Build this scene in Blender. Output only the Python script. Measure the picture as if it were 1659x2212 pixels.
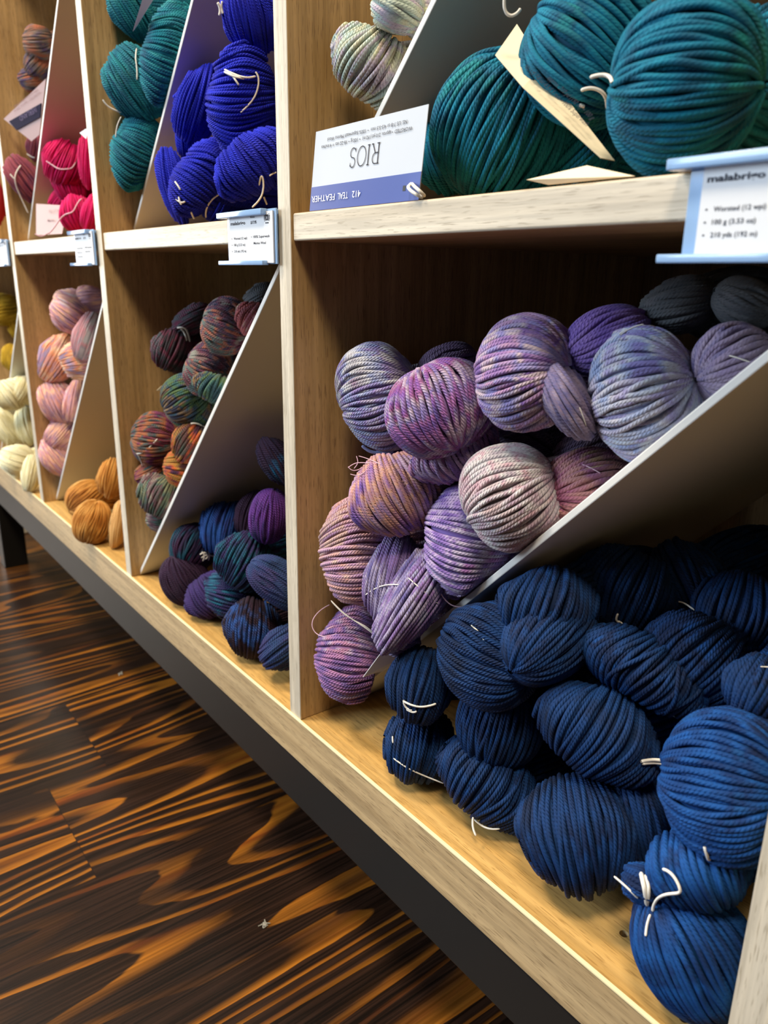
import bpy, bmesh, math
import numpy as np
from mathutils import Vector, Matrix, Euler
scene = bpy.context.scene
for o in list(bpy.data.objects): bpy.data.objects.remove(o)
C = scene.collection
ZO = 0.2435                      # top of the bottom board above the floor

# ------------------------------------------------------------------ camera
cam_data = bpy.data.cameras.new('camera'); cam = bpy.data.objects.new('camera', cam_data); C.objects.link(cam)
cam.location = (0.5124, -0.2959, 0.3615 + ZO)
cam.rotation_euler = Euler((1.273646, -0.013837, 0.917639), 'XYZ')
cam_data.sensor_fit = 'VERTICAL'; cam_data.sensor_height = 36.0; cam_data.sensor_width = 27.0
cam_data.lens = 1661.54 / 2212 * 36.0
cam_data.clip_start = 0.01
cam_data.dof.use_dof = True; cam_data.dof.focus_distance = 0.52; cam_data.dof.aperture_fstop = 10.0
scene.camera = cam

# ------------------------------------------------------------------ light
scene.view_settings.view_transform = 'Standard'; scene.view_settings.look = 'None'
scene.view_settings.gamma = 1.0; scene.view_settings.exposure = 0.0
scene.view_settings.use_curve_mapping = False
world = bpy.data.worlds.new('room_light'); scene.world = world; world.use_nodes = True
world.node_tree.nodes['Background'].inputs[0].default_value = (0.9, 0.93, 1.0, 1)
world.node_tree.nodes['Background'].inputs[1].default_value = 0.035
def area(name, loc, target, size, size_y, power, col):
    l = bpy.data.lights.new(name, 'AREA'); l.shape = 'RECTANGLE'; l.size = size; l.size_y = size_y; l.energy = power; l.color = col
    o = bpy.data.objects.new(name, l); C.objects.link(o); o.location = loc
    o.rotation_euler = (Vector(target) - Vector(loc)).to_track_quat('-Z', 'Y').to_euler()
    return o
area('window_daylight', (-1.5, -2.6, 1.7), (0.1, 0.0, 0.55), 1.4, 1.4, 104, (0.72, 0.86, 1.0))
area('ceiling_lamp_near', (0.75, -0.75, 2.35), (0.1, 0.0, 0.3), 0.4, 0.4, 36, (1.0, 0.85, 0.65))
area('ceiling_lamp_far', (-0.7, -0.75, 2.35), (-0.9, 0.0, 0.3), 0.4, 0.4, 46, (1.0, 0.84, 0.62))
area('window_far_left', (-3.4, -1.1, 1.1), (-0.8, -0.1, 0.2), 1.2, 1.4, 55, (1.0, 0.94, 0.85))

# ------------------------------------------------------------------ materials
def srgb(h):
    h = h.lstrip('#'); v = [int(h[i:i+2], 16) / 255 for i in (0, 2, 4)]
    return tuple((c / 12.92 if c <= 0.04045 else ((c + 0.055) / 1.055) ** 2.4) for c in v) + (1.0,)
class NT:
    def __init__(s, name):
        s.m = bpy.data.materials.new(name); s.m.use_nodes = True; s.t = s.m.node_tree
        s.b = s.t.nodes['Principled BSDF']
    def n(s, typ, **kw):
        nd = s.t.nodes.new(typ)
        for k, v in kw.items():
            if k.startswith('i_'):
                key = k[2:]; key = int(key) if key.isdigit() else key
                nd.inputs[key].default_value = v
            else: setattr(nd, k, v)
        return nd
    def l(s, a, b): s.t.links.new(a, b)
    def math(s, op, a, b=None, c=None):
        nd = s.n('ShaderNodeMath', operation=op)
        for i, x in enumerate((a, b, c)):
            if x is None: continue
            if isinstance(x, (int, float)): nd.inputs[i].default_value = x
            else: s.l(x, nd.inputs[i])
        return nd.outputs[0]
    def comb(s, x, y, z=0.0):
        nd = s.n('ShaderNodeCombineXYZ')
        for i, v in enumerate((x, y, z)):
            if isinstance(v, (int, float)): nd.inputs[i].default_value = v
            else: s.l(v, nd.inputs[i])
        return nd.outputs[0]
    def noise(s, vec, scale=1.0, detail=2.0, rough=0.5):
        nd = s.n('ShaderNodeTexNoise'); nd.inputs['Scale'].default_value = scale
        nd.inputs['Detail'].default_value = detail; nd.inputs['Roughness'].default_value = rough
        s.l(vec, nd.inputs['Vector']); return nd.outputs['Fac']
    def ramp(s, fac, stops, interp='LINEAR'):
        nd = s.n('ShaderNodeValToRGB'); e = nd.color_ramp; e.interpolation = interp
        while len(e.elements) < len(stops): e.elements.new(0.5)
        for el, (p, c) in zip(e.elements, stops): el.position = p; el.color = c
        s.l(fac, nd.inputs[0]); return nd.outputs[0]
    def mix(s, fac, a, b, typ='MIX'):
        nd = s.n('ShaderNodeMix', data_type='RGBA', blend_type=typ)
        for key, v in ((0, fac), (6, a), (7, b)):
            if isinstance(v, (int, float, tuple)): nd.inputs[key].default_value = v
            else: s.l(v, nd.inputs[key])
        return nd.outputs[2]
    def bump(s, h, strength, dist):
        nd = s.n('ShaderNodeBump'); nd.inputs['Strength'].default_value = strength; nd.inputs['Distance'].default_value = dist
        s.l(h, nd.inputs['Height']); s.l(nd.outputs[0], s.b.inputs['Normal'])
    def set(s, **kw):
        for k, v in kw.items(): s.b.inputs[k.replace('_', ' ')].default_value = v
def plain(name, col, rough=0.5, spec=0.5, **kw):
    t = NT(name); t.b.inputs['Base Color'].default_value = srgb(col) if isinstance(col, str) else col
    t.set(Roughness=rough); t.b.inputs['Specular IOR Level'].default_value = spec
    for k, v in kw.items(): t.b.inputs[k.replace('_', ' ')].default_value = v
    return t.m

def oak(name, axis, light='#bf9c6a', dark='#a68452', pore='#7d5f3c', rough=0.42):
    t = NT(name); g = t.n('ShaderNodeNewGeometry'); sp = t.n('ShaderNodeSeparateXYZ'); t.l(g.outputs['Position'], sp.inputs[0])
    ax = {'X': 0, 'Y': 1, 'Z': 2}
    lo = sp.outputs[ax[axis]]; oth = [sp.outputs[i] for i in range(3) if i != ax[axis]]
    v1 = t.comb(t.math('MULTIPLY', lo, 2.2), t.math('MULTIPLY', oth[0], 80.0), t.math('MULTIPLY', oth[1], 80.0))
    v2 = t.comb(t.math('MULTIPLY', lo, 70.0), t.math('MULTIPLY', oth[0], 1100.0), t.math('MULTIPLY', oth[1], 1100.0))
    v3 = t.comb(t.math('MULTIPLY', lo, 9.0), t.math('MULTIPLY', oth[0], 260.0), t.math('MULTIPLY', oth[1], 260.0))
    n1 = t.noise(v1, 1.0, 3.0, 0.55); n2 = t.noise(v2, 1.0, 2.0, 0.5); n3 = t.noise(v3, 1.0, 2.0, 0.6)
    base = t.ramp(n1, [(0.26, srgb(dark)), (0.70, srgb(light))])
    fine = t.ramp(n3, [(0.35, (0.80, 0.80, 0.80, 1)), (0.62, (1.06, 1.06, 1.06, 1))])
    c = t.mix(1.0, base, fine, 'MULTIPLY')
    pf = t.ramp(n2, [(0.58, (0, 0, 0, 1)), (0.66, (0.7, 0.7, 0.7, 1))])
    c = t.mix(pf, c, srgb(pore))
    t.l(c, t.b.inputs['Base Color']); t.set(Roughness=rough); t.b.inputs['Specular IOR Level'].default_value = 0.35
    t.bump(n2, 0.12, 0.0004)
    return t.m
OAK_EDGE_X = oak('daylit_oak_edging_lengthwise', 'X', '#d3c9b6', '#b9ac96', '#978a74'); OAK_EDGE_Z = oak('daylit_oak_edging_upright', 'Z', '#d3c9b6', '#b9ac96', '#978a74')  # edge banding paled: cool daylight on the front faces put into the colour
OAK_BOARD = oak('warm_lit_oak_board', 'X', '#d0a868', '#ba904e', '#926c38')  # same oak made golden: warm lamp light put into the board's colour
OAK_FRONT = oak('dim_lit_oak_edging', 'X', '#bfa57c', '#9c835e', '#7a6446')  # same oak greyed: dimmer, cooler light on the board front put into colour
OAK_X = oak('oak_grain_lengthwise', 'X'); OAK_Z = oak('oak_grain_upright', 'Z')

def floor_mat():
    t = NT('dark_stained_pine_floor'); g = t.n('ShaderNodeNewGeometry'); sp = t.n('ShaderNodeSeparateXYZ'); t.l(g.outputs['Position'], sp.inputs[0])
    x, y = sp.outputs[0], sp.outputs[1]
    px = t.math('DIVIDE', t.math('ADD', x, 0.002), 0.185)
    idx = t.math('FLOOR', px); fr = t.math('FRACT', px)
    wn = t.n('ShaderNodeTexWhiteNoise', noise_dimensions='1D'); t.l(idx, wn.inputs['W']); rnd = wn.outputs['Value']; wn2 = t.math('POWER', rnd, 2.0)
    # board ends: each row of boards is cut at its own place
    py = t.math('DIVIDE', t.math('ADD', y, t.math('MULTIPLY', rnd, 1.7)), 1.9)
    seg = t.math('FLOOR', py); fy = t.math('FRACT', py)
    off = t.math('ADD', t.math('MULTIPLY', rnd, 37.0), t.math('MULTIPLY', seg, 5.3))
    # grain = contour lines of a stretched low-frequency field
    wob = t.noise(t.comb(t.math('MULTIPLY', x, 22.0), t.math('MULTIPLY', y, 6.0), off), 1.0, 3.0, 0.55)
    f = t.noise(t.comb(t.math('MULTIPLY', x, 9.0), t.math('MULTIPLY', y, 1.15), off), 1.0, 1.0, 0.4)
    ph = t.math('ADD', t.math('MULTIPLY', f, 14.0), t.math('MULTIPLY', wob, 0.6))
    ph = t.math('ADD', ph, t.math('MULTIPLY', x, t.math('MULTIPLY_ADD', wn2, 70.0, 22.0)))
    s1 = t.math('FRACT', ph)
    # early wood / late wood: sharp edge on one side, soft on the other
    band = t.ramp(s1, [(0.0, (0, 0, 0, 1)), (0.16, (0.04, 0.04, 0.04, 1)), (0.28, (0.6, 0.6, 0.6, 1)), (0.50, (1, 1, 1, 1)), (0.53, (0.02, 0.02, 0.02, 1)), (1.0, (0, 0, 0, 1))])
    fineg = t.noise(t.comb(t.math('MULTIPLY', x, 420.0), t.math('MULTIPLY', y, 5.0), off), 1.0, 2.0, 0.6)
    patch = t.noise(t.comb(t.math('MULTIPLY', x, 14.0), t.math('MULTIPLY', y, 2.2), t.math('ADD', off, 11.0)), 1.0, 2.0, 0.5)
    pf = t.ramp(patch, [(0.38, (0.07, 0.07, 0.07, 1)), (0.57, (1, 1, 1, 1))])
    k = t.math('MULTIPLY', band, pf)
    orange = t.ramp(t.noise(t.comb(t.math('MULTIPLY', x, 60.0), t.math('MULTIPLY', y, 4.0), off), 1.0, 2.0), [(0.3, srgb('#7a3c12')), (0.55, srgb('#a8681e')), (0.75, srgb('#8c5218'))])
    dark = t.ramp(fineg, [(0.35, srgb('#110b08')), (0.65, srgb('#2a1b14'))])
    c = t.mix(k, dark, orange)
    gr = t.ramp(fineg, [(0.38, (0.62, 0.62, 0.62, 1)), (0.6, (1.05, 1.05, 1.05, 1))])
    c = t.mix(0.8, c, gr, 'MULTIPLY')
    e = t.math('MINIMUM', fr, t.math('SUBTRACT', 1.0, fr)); e2 = t.math('MULTIPLY', t.math('MINIMUM', fy, t.math('SUBTRACT', 1.0, fy)), 22.0)
    seam = t.math('LESS_THAN', t.math('MINIMUM', e, e2), 0.006)
    c = t.mix(t.math('MULTIPLY', seam, 0.7), c, srgb('#0a0706'))
    t.l(c, t.b.inputs['Base Color']); t.set(Roughness=0.30); t.b.inputs['Specular IOR Level'].default_value = 0.38
    hgt = t.math('SUBTRACT', t.math('MULTIPLY', fineg, 0.4), seam); t.bump(hgt, 0.10, 0.001)
    return t.m

YARN = {}
def yarn(name, cols, freq=24.0, fine=False, rough=0.72, sheen=0.08, dark=False):
    t = NT('wool_' + name)
    uv = t.n('ShaderNodeUVMap', uv_map='strand'); sp = t.n('ShaderNodeSeparateXYZ'); t.l(uv.outputs[0], sp.inputs[0])
    u, v = sp.outputs[0], sp.outputs[1]
    uv2 = t.n('ShaderNodeUVMap', uv_map='ply'); sp2 = t.n('ShaderNodeSeparateXYZ'); t.l(uv2.outputs[0], sp2.inputs[0])
    n = t.noise(t.comb(t.math('MULTIPLY', u, freq), v), 1.0, 2.0, 0.5)
    st = [srgb(c) for c in cols]; k = len(st)
    col = t.ramp(n, [(0.30 + 0.40 * i / max(1, k - 1), c) for i, c in enumerate(st)])
    # plied strand: a slanting stripe that runs round the strand
    lay = 0.0092 if not fine else 0.006; plies = 4.0 if not fine else 2.0
    a = t.math('MULTIPLY', t.math('ADD', t.math('ADD', t.math('DIVIDE', u, lay), t.math('MULTIPLY', v, 3.7)), sp2.outputs[0]), 2 * math.pi)
    w = t.math('MULTIPLY_ADD', t.math('SINE', t.math('MULTIPLY', a, plies)), 0.5, 0.5)
    fz = t.noise(t.comb(t.math('MULTIPLY', u, 900.0), t.math('MULTIPLY', sp2.outputs[0], 9.0), v), 1.0, 2.0, 0.6)
    sh = t.ramp(fz, [(0.3, (0.86, 0.86, 0.86, 1)), (0.7, (1.1, 1.1, 1.1, 1))])
    col = t.mix(1.0, col, sh, 'MULTIPLY')
    t.l(col, t.b.inputs['Base Color']); t.set(Roughness=rough); t.b.inputs['Specular IOR Level'].default_value = 0.28 if not dark else 0.24
    t.b.inputs['Sheen Weight'].default_value = sheen if not dark else 0.0; t.b.inputs['Sheen Roughness'].default_value = 0.4
    h = t.math('ADD', t.math('MULTIPLY', w, 1.0), t.math('MULTIPLY', fz, 0.25))
    t.bump(h, 0.9 if not fine else 0.5, 0.0010 if not fine else 0.0004)
    YARN[name] = t.m
PAL = dict(
 lilacgrey=['#8a6a8a','#aaa6b0','#c6c6cc','#8c96c0','#8a78b0','#c0bec4','#a898ac'], magenta=['#5f4890','#8a58a4','#a468a8','#8674b4','#c4b0c8','#a05c98','#8a5ab0','#a898b8'],
 purplepink=['#5f4f9c','#8a68b0','#b48cb0','#8d86c0','#c8b4bc','#7d5aa4','#b894a8'], bluelilac=['#8f88c8','#a0acd6','#ccd2de','#aca2d0','#c8c6d2','#9aaad2','#b8b0c4'],
 darkgrey=['#3a3d42','#565a60','#484e56','#626068'], orangeviolet=['#5f4498','#8460aa','#a87a98','#cf9c86','#a884b0','#c0a4b4','#7a58a4'],
 greypink=['#a898a4','#cecac8','#c09aa6','#d4d0d0','#b094a4','#c4bcc0','#b8a0a0'], peach=['#a07ca6','#c08c9e','#d29e96','#c8a0b0','#b48ab4','#d4b0a4','#b890a0'],
 violet=['#7458a8','#9678c0','#bca8d0','#8a6cb4','#c8bcd4','#a870b0','#a090cc'], violetgrey=['#6a60a0','#9084b4','#b4a8c8','#846ea4','#9a78b8','#a8a8c4','#7f6ea8'],
 plum=['#62508c','#8c62a0','#b07aa4','#785c9c','#b8a0bc','#b47c9c','#8a6aa8'], greydark2=['#6a5878','#8a7488','#7a6a8c','#9a8a90'],
 darkplumgrey=['#4a3a5c','#5c4a68','#40304e'], deepviolet=['#564490','#6e54a4','#8468ae','#5a4c9c'], greypurple=['#7a7090','#8f7ea0','#a090a8','#6c6490','#9a8494'],
 apricot=['#c08a74','#cf9c80','#b88088','#d4a88c','#a87898'], raspberry=['#a8608c','#b86e88','#c48c84','#a86a90','#b89878'], darkplum2=['#2c1834','#351c38','#24142e'], purple2=['#352a60','#443070','#2c2854'],
 navy=['#051530','#08264e','#0a3468','#061c40','#0d3e7a'], brightnavy=['#082048','#0e3c78','#124e94','#0a2e62','#165a9c'],
 wine=['#2a1420','#6a2444','#3c4a50','#7a2c48','#241c26'], multi=['#3a1c2c','#7a3c46','#56706e','#a8604a','#3c3a56','#6a2c44','#8a8a80'],
 rose=['#6a2836','#9a4a4c','#7a3c4c','#a08870','#5a2c3c'], tealmulti=['#1c4450','#3c6a66','#5c7440','#2c4c6a','#8a6a3c','#3c3c52'],
 wineorange=['#5a1c40','#7a2c5a','#b0683c','#3c5a5c','#7a2c3c','#4c1c38'], autumn=['#341430','#5a1c3c','#c85a20','#a87c2c','#6a3030','#34564a'],
 sage=['#6a7a70','#8a8a68','#4c6a62','#7a4c58','#a8a090','#5a5a60'], tealplum=['#123a50','#1b5064','#241a3a','#3c1c3c','#2a1830'],
 blue=['#22448c','#2c5aa4','#264a90','#2a2c64'], purple=['#3a1c60','#50287a','#5c2c80','#2a2458'], darkplum=['#1a6aa0','#241c38','#2a1c3a','#34203c','#2c1c34'],
 tealnavy=['#1c2444','#1f2f58','#1a6078','#2a2c56','#3a2c62','#18304c'], denim=['#1a2a50','#28406c','#2c3a6c','#3a3466','#1f3558'],
 maroonblue=['#2a1826','#30192a','#241624','#2a4f92','#2c1a2c'], pink=['#b06a7c','#e0a49a','#b08aa4','#ecb898','#c88894','#d8c0c0'],
 pinkorange=['#b8808e','#a092b4','#e8966a','#ecc8a8','#c8848c','#d8b0b0'], pinkgrey=['#b08090','#b8b4b6','#c88c92','#9a9098','#d8c4c0'],
 amber=['#8a5218','#b8782c','#cc9448','#a0661e','#d8a860'], amberlight=['#b08448','#c89c60','#b88a50'], mustard=['#8a6a08','#a8840e','#b8941c','#7a5c08'],
 cream=['#e6dfb4','#f0ebca','#ddd3a4','#f2eed4'], pale=['#c8b09c','#dcdcc0','#c0d8d0','#c8b8cc','#dce0b8','#d0b8a8'],
 teal=['#034a66','#056a8a','#087e9c','#045674','#148088'], tealgreen=['#0a5a78','#10788e','#1e8a98','#0c647e','#2c8c90'],
 royal=['#0a0f98','#101cb8','#1628cc','#0c16a4'], rust=['#9a5040','#b0684a','#7a6a60','#4a3a66','#c08a4a'], plumrose=['#6a2f5a','#8a3c58','#a04850','#5a2a56'],
 fuchsia=['#b80050','#d00460','#a80048','#c80a66'], redwool=['#9a1420','#b81c28','#7a1030'])
for k_, c_ in PAL.items():
    fine_ = k_ in ('pink','pinkorange','pinkgrey','amber','amberlight','mustard','cream','fuchsia','redwool')
    yarn(k_, c_, freq=34.0 if not fine_ else 22.0, fine=fine_, dark=k_ in ('navy','brightnavy','teal','tealgreen','royal','blue','purple','darkplum','darkplum2','tealnavy','denim','maroonblue','tealplum','fuchsia','purple2'))
WHITE_PANEL = plain('white_laminate_panel', '#d9d8d4', 0.35, 0.4)
STEEL = plain('black_powder_coated_steel', '#131210', 0.42, 0.28)
PLASTIC = plain('clear_bluish_plastic', '#a4c8f2', 0.12, 0.5, Transmission_Weight=0.35, IOR=1.45)
PAPER = plain('white_card', '#d6d9de', 0.6, 0.3)
CREAM_PAPER = plain('cream_paper', '#e2d6b8', 0.6, 0.3)
INK = plain('dark_printed_ink', '#1a1e30', 0.6, 0.2)
WHITE_INK = plain('white_printed_ink', '#f2f4fb', 0.5, 0.2)
BAND = plain('glossy_blue_band', '#4a5a9c', 0.22, 0.5)
NAVY_BAND = plain('dark_navy_band', '#1c1832', 0.75, 0.1)
STRING = plain('white_cotton_string', '#e6e2d8', 0.85, 0.1)
PINK_STRING = plain('pale_pink_string', '#d8b4c4', 0.85, 0.1)
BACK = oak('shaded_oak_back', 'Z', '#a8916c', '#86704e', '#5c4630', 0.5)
WALL = plain('taupe_wall_paint', '#8f8778', 0.8, 0.2)
TRIM = plain('cream_trim_paint', '#d8cfb8', 0.5, 0.3)

# ------------------------------------------------------------------ helpers
def link_mesh(name, me, mat, parent=None, loc=None):
    o = bpy.data.objects.new(name, me); C.objects.link(o)
    if mat: me.materials.append(mat)
    if parent: o.parent = parent
    if loc is not None: o.location = loc
    return o
def base(p):                                   # where a thing's own frame sits in the world
    v = Vector((0, 0, 0))
    while p: v += p.location; p = p.parent
    return v
def box(name, x0, x1, y0, y1, z0, z1, mat, parent=None, bev=0.0):
    """box in world coordinates (z measured from the board top), stored in its parent's frame"""
    bm = bmesh.new(); bmesh.ops.create_cube(bm, size=1.0)
    b = base(parent)
    for v in bm.verts:
        v.co = Vector(((x0 + x1) / 2 + v.co.x * (x1 - x0), (y0 + y1) / 2 + v.co.y * (y1 - y0), ZO + (z0 + z1) / 2 + v.co.z * (z1 - z0))) - b
    if bev: bmesh.ops.bevel(bm, geom=bm.edges[:], offset=bev, segments=3, profile=0.5, affect='EDGES', clamp_overlap=True)
    me = bpy.data.meshes.new(name); bm.to_mesh(me); bm.free()
    if bev:
        for p in me.polygons: p.use_smooth = len(p.vertices) == 4 and p.area < bev * 1.2
    return link_mesh(name, me, mat, parent)
def prism(name, pts, mat, thick_vec, parent=None, bev=0.0):
    """outline (world, z from board top) pushed along thick_vec"""
    bm = bmesh.new(); b = base(parent); tv = Vector(thick_vec)
    P = [Vector((p[0], p[1], p[2] + ZO)) - b for p in pts]
    v0 = [bm.verts.new(p) for p in P]; v1 = [bm.verts.new(p + tv) for p in P]; n = len(P)
    bm.faces.new(v0); bm.faces.new(v1[::-1])
    for i in range(n): bm.faces.new((v0[i], v1[i], v1[(i + 1) % n], v0[(i + 1) % n]))
    bmesh.ops.recalc_face_normals(bm, faces=bm.faces[:])
    if bev: bmesh.ops.bevel(bm, geom=bm.edges[:], offset=bev, segments=2, profile=0.5, affect='EDGES', clamp_overlap=True)
    me = bpy.data.meshes.new(name); bm.to_mesh(me); bm.free()
    return link_mesh(name, me, mat, parent)
def empty(name, loc):
    o = bpy.data.objects.new(name, None); C.objects.link(o); o.location = loc; o.empty_display_size = 0.02; return o
def tag(o, label, cat, group=None):
    o['label'] = label; o['category'] = cat
    if group: o['group'] = group
    return o
def struct(o): o['kind'] = 'structure'; return o
def smooth_path(P, sub=6):
    P = np.asarray(P, float)
    if len(P) < 3: return np.array([P[0] + (P[-1] - P[0]) * t for t in np.linspace(0, 1, sub + 1)])
    Q = np.vstack([2 * P[0] - P[1], P, 2 * P[-1] - P[-2]]); out = []
    for i in range(1, len(Q) - 2):
        for t in np.linspace(0, 1, sub, endpoint=False):
            a, b, c, d = Q[i - 1], Q[i], Q[i + 1], Q[i + 2]
            out.append(0.5 * (2 * b + (c - a) * t + (2 * a - 5 * b + 4 * c - d) * t * t + (3 * b - a - 3 * c + d) * t ** 3))
    out.append(P[-1]); return np.array(out)
def mesh_from(name, V, F, uv1=None, uv2=None, smooth=True):
    me = bpy.data.meshes.new(name); n = len(F); k = F.shape[1]
    me.vertices.add(len(V)); me.vertices.foreach_set('co', np.ascontiguousarray(V, np.float32).ravel())
    me.loops.add(n * k); me.loops.foreach_set('vertex_index', np.ascontiguousarray(F, np.int32).ravel())
    me.polygons.add(n); me.polygons.foreach_set('loop_start', np.arange(0, n * k, k, dtype=np.int32))
    me.polygons.foreach_set('use_smooth', np.full(n, smooth, dtype=bool))
    me.update(calc_edges=True)
    for nm, uv in (('strand', uv1), ('ply', uv2)):
        if uv is not None:
            L = me.uv_layers.new(name=nm); L.data.foreach_set('uv', np.ascontiguousarray(uv, np.float32).ravel())
    me.validate(); return me
def tubes(paths, rad, sides, normals, vjit, u0=0.0):
    """paths (S,K,3): S strands of K points -> verts, quads, strand uv, ply uv"""
    S, K, _ = paths.shape
    T = np.gradient(paths, axis=1); L = np.linalg.norm(T, axis=2, keepdims=True); T = T / np.maximum(L, 1e-9)
    B = np.cross(T, normals); B /= np.maximum(np.linalg.norm(B, axis=2, keepdims=True), 1e-9); Nn = np.cross(B, T)
    ang = np.linspace(0, 2 * np.pi, sides, endpoint=False)
    rr = np.broadcast_to(np.asarray(rad), (S, K))[:, :, None, None] if np.ndim(rad) else rad
    ring = paths[:, :, None, :] + rr * (np.cos(ang)[None, None, :, None] * Nn[:, :, None, :] + np.sin(ang)[None, None, :, None] * B[:, :, None, :])
    V = ring.reshape(-1, 3)
    seg = np.linalg.norm(np.diff(paths, axis=1), axis=2); U = np.concatenate([np.zeros((S, 1)), np.cumsum(seg, axis=1)], 1) + u0
    s, k, j = np.meshgrid(np.arange(S), np.arange(K - 1), np.arange(sides), indexing='ij')
    idx = lambda k_, j_: (s * K + k_) * sides + (j_ % sides)
    F = np.stack([idx(k, j), idx(k, j + 1), idx(k + 1, j + 1), idx(k + 1, j)], -1).reshape(-1, 4)
    ua, ub = U[s, k], U[s, k + 1]; vv = vjit[s]; a0 = j / sides; a1 = (j + 1) / sides
    uv1 = np.stack([np.stack([ua, vv], -1), np.stack([ua, vv], -1), np.stack([ub, vv], -1), np.stack([ub, vv], -1)], 3).reshape(-1, 2)
    z = np.zeros_like(a0); uv2 = np.stack([np.stack([a0, z], -1), np.stack([a1, z], -1), np.stack([a1, z], -1), np.stack([a0, z], -1)], 3).reshape(-1, 2)
    return V, F, uv1, uv2
def cords(name, polys, rad, mat, parent=None, loc=None, sides=6, sub=6):
    """one mesh of thin strings along the given world polylines"""
    Vs, Fs = [], []; n = 0; b = np.array(base(parent) if parent else (loc or (0, 0, 0)))
    for P in polys:
        path = smooth_path(P, sub) + np.array([0, 0, ZO]) - b
        nrm = np.tile(np.array([[0.31, -0.8, 0.5]]), (len(path), 1))
        r_ = np.full(len(path), rad); r_[0] *= 0.6; r_[-1] *= 0.6
        V, F, _, _ = tubes(path[None], r_[None], sides, nrm[None], np.zeros(1))
        Vs.append(V); Fs.append(F + n); n += len(V)
    me = mesh_from(name, np.vstack(Vs), np.vstack(Fs))
    return link_mesh(name, me, mat, parent, loc if parent is None else None)

# ------------------------------------------------------------------ writing
def text_mesh(parts, name, mat, parent, origin, ex, ez, flip=False):
    """parts: (string, u0, u1, v_base, v_height, weight) on the plane origin + u*ex + v*ez (metres); one mesh of flat letters"""
    bm = bmesh.new(); ex = Vector(ex); ez = Vector(ez); nrm = ex.cross(ez); b = base(parent); og = Vector(origin) + Vector((0, 0, ZO)) - b
    for s, u0, u1, v0, vh, wt in parts:
        cu = bpy.data.curves.new('t', 'FONT'); cu.body = s; cu.size = 1.0; cu.offset = wt; cu.resolution_u = 2
        ob = bpy.data.objects.new('t', cu); C.objects.link(ob)
        dg = bpy.context.evaluated_depsgraph_get(); me = bpy.data.meshes.new_from_object(ob.evaluated_get(dg))
        co = np.array([v.co[:] for v in me.vertices])
        if len(co):
            mn, mx = co.min(0), co.max(0); sx = (u1 - u0) / max(mx[0] - mn[0], 1e-6); cap = 0.70
            tb = bmesh.new(); tb.from_mesh(me)
            for v in tb.verts:
                u = u0 + (v.co.x - mn[0]) * sx; w = v0 + v.co.y / cap * vh
                v.co = og + ex * u + ez * w + nrm * 0.00012
            t2 = bpy.data.meshes.new('t2'); tb.to_mesh(t2); tb.free(); bm.from_mesh(t2); bpy.data.meshes.remove(t2)
        bpy.data.objects.remove(ob); bpy.data.curves.remove(cu); bpy.data.meshes.remove(me)
    me = bpy.data.meshes.new(name); bm.to_mesh(me); bm.free()
    return link_mesh(name, me, mat, parent)

# ------------------------------------------------------------------ setting
T = 0.0174; P = 0.40; ZT, ZB = 0.4029, 0.3844; DEPTH = 0.42; ZTOP = 0.806
FLOOR = floor_mat()
struct(box('floor', -4.5, 3.0, -4.0, 1.2, -ZO - 0.05, -ZO, FLOOR))
struct(box('wall_back', -4.5, 3.0, 0.47, 0.55, -ZO, 2.4, WALL))
struct(box('wall_left', -1.50, -1.42, 0.02, 0.47, -ZO, 2.4, WALL))
struct(box('baseboard_left', -1.42, -1.405, 0.005, 0.47, -ZO, -ZO + 0.07, TRIM, bev=0.003))
struct(box('ceiling', -4.5, 3.0, -4.0, 0.55, 2.4, 2.46, plain('ceiling_white', '#e8e4dc', 0.9, 0.1)))

# ------------------------------------------------------------------ shelving unit
unit = tag(empty('shelving_unit', (-0.4, 0.0, 0.0)), 'oak cubbyhole shelving unit on a black steel base, full of yarn', 'shelving unit')
XL, XR = -3 * P - 0.004, 0.396 + T
def edge_front(o, mat):
    o.data.materials.append(mat)
    for p in o.data.polygons:
        if p.normal.y < -0.6: p.material_index = 1
    return o
bb = box('bottom_board', XL, XR, -0.0016, DEPTH, -0.0421, 0.0, OAK_BOARD, unit, 0.0012)
def drill(o, holes):
    for x, y in holes:
        bm = bmesh.new(); bmesh.ops.create_cone(bm, cap_ends=True, segments=20, radius1=0.0026, radius2=0.0026, depth=0.02)
        me = bpy.data.meshes.new('bit'); bm.to_mesh(me); bm.free(); c = bpy.data.objects.new('bit', me); C.objects.link(c); c.location = (x, y, ZO)
        m = o.modifiers.new('b', 'BOOLEAN'); m.object = c; m.operation = 'DIFFERENCE'; m.solver = 'EXACT'
        bpy.context.view_layer.update()
        nm = bpy.data.meshes.new_from_object(o.evaluated_get(bpy.context.evaluated_depsgraph_get()))
        o.modifiers.clear(); o.data = nm; bpy.data.objects.remove(c)
drill(bb, [(0.3187, 0.0333), (0.3699, 0.0131)]); edge_front(bb, OAK_FRONT)
box('edge_highlight', XL, XR, -0.0020, 0.0004, -0.0012, 0.0003, plain('cream_edge_highlight', '#f2e2b0', 0.35, 0.5), unit, 0.0002)  # added cream strip: the bright highlight of the board's bevel put into colour
for i in range(5):
    x = 0.396 if i == 0 else -(i - 1) * P
    edge_front(box('divider', x, x + T, 0.0, DEPTH, 0.0, ZTOP, OAK_Z, unit, 0.0010), OAK_EDGE_Z)
for i in range(1, 5):
    xl = -(i - 1) * P + T; xr = 0.396 if i == 1 else -(i - 2) * P
    edge_front(box('shelf', xl + 0.0003, xr - 0.0003, 0.0018, DEPTH - 0.001, ZB, ZT, OAK_X, unit, 0.0014), OAK_EDGE_X)
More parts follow.
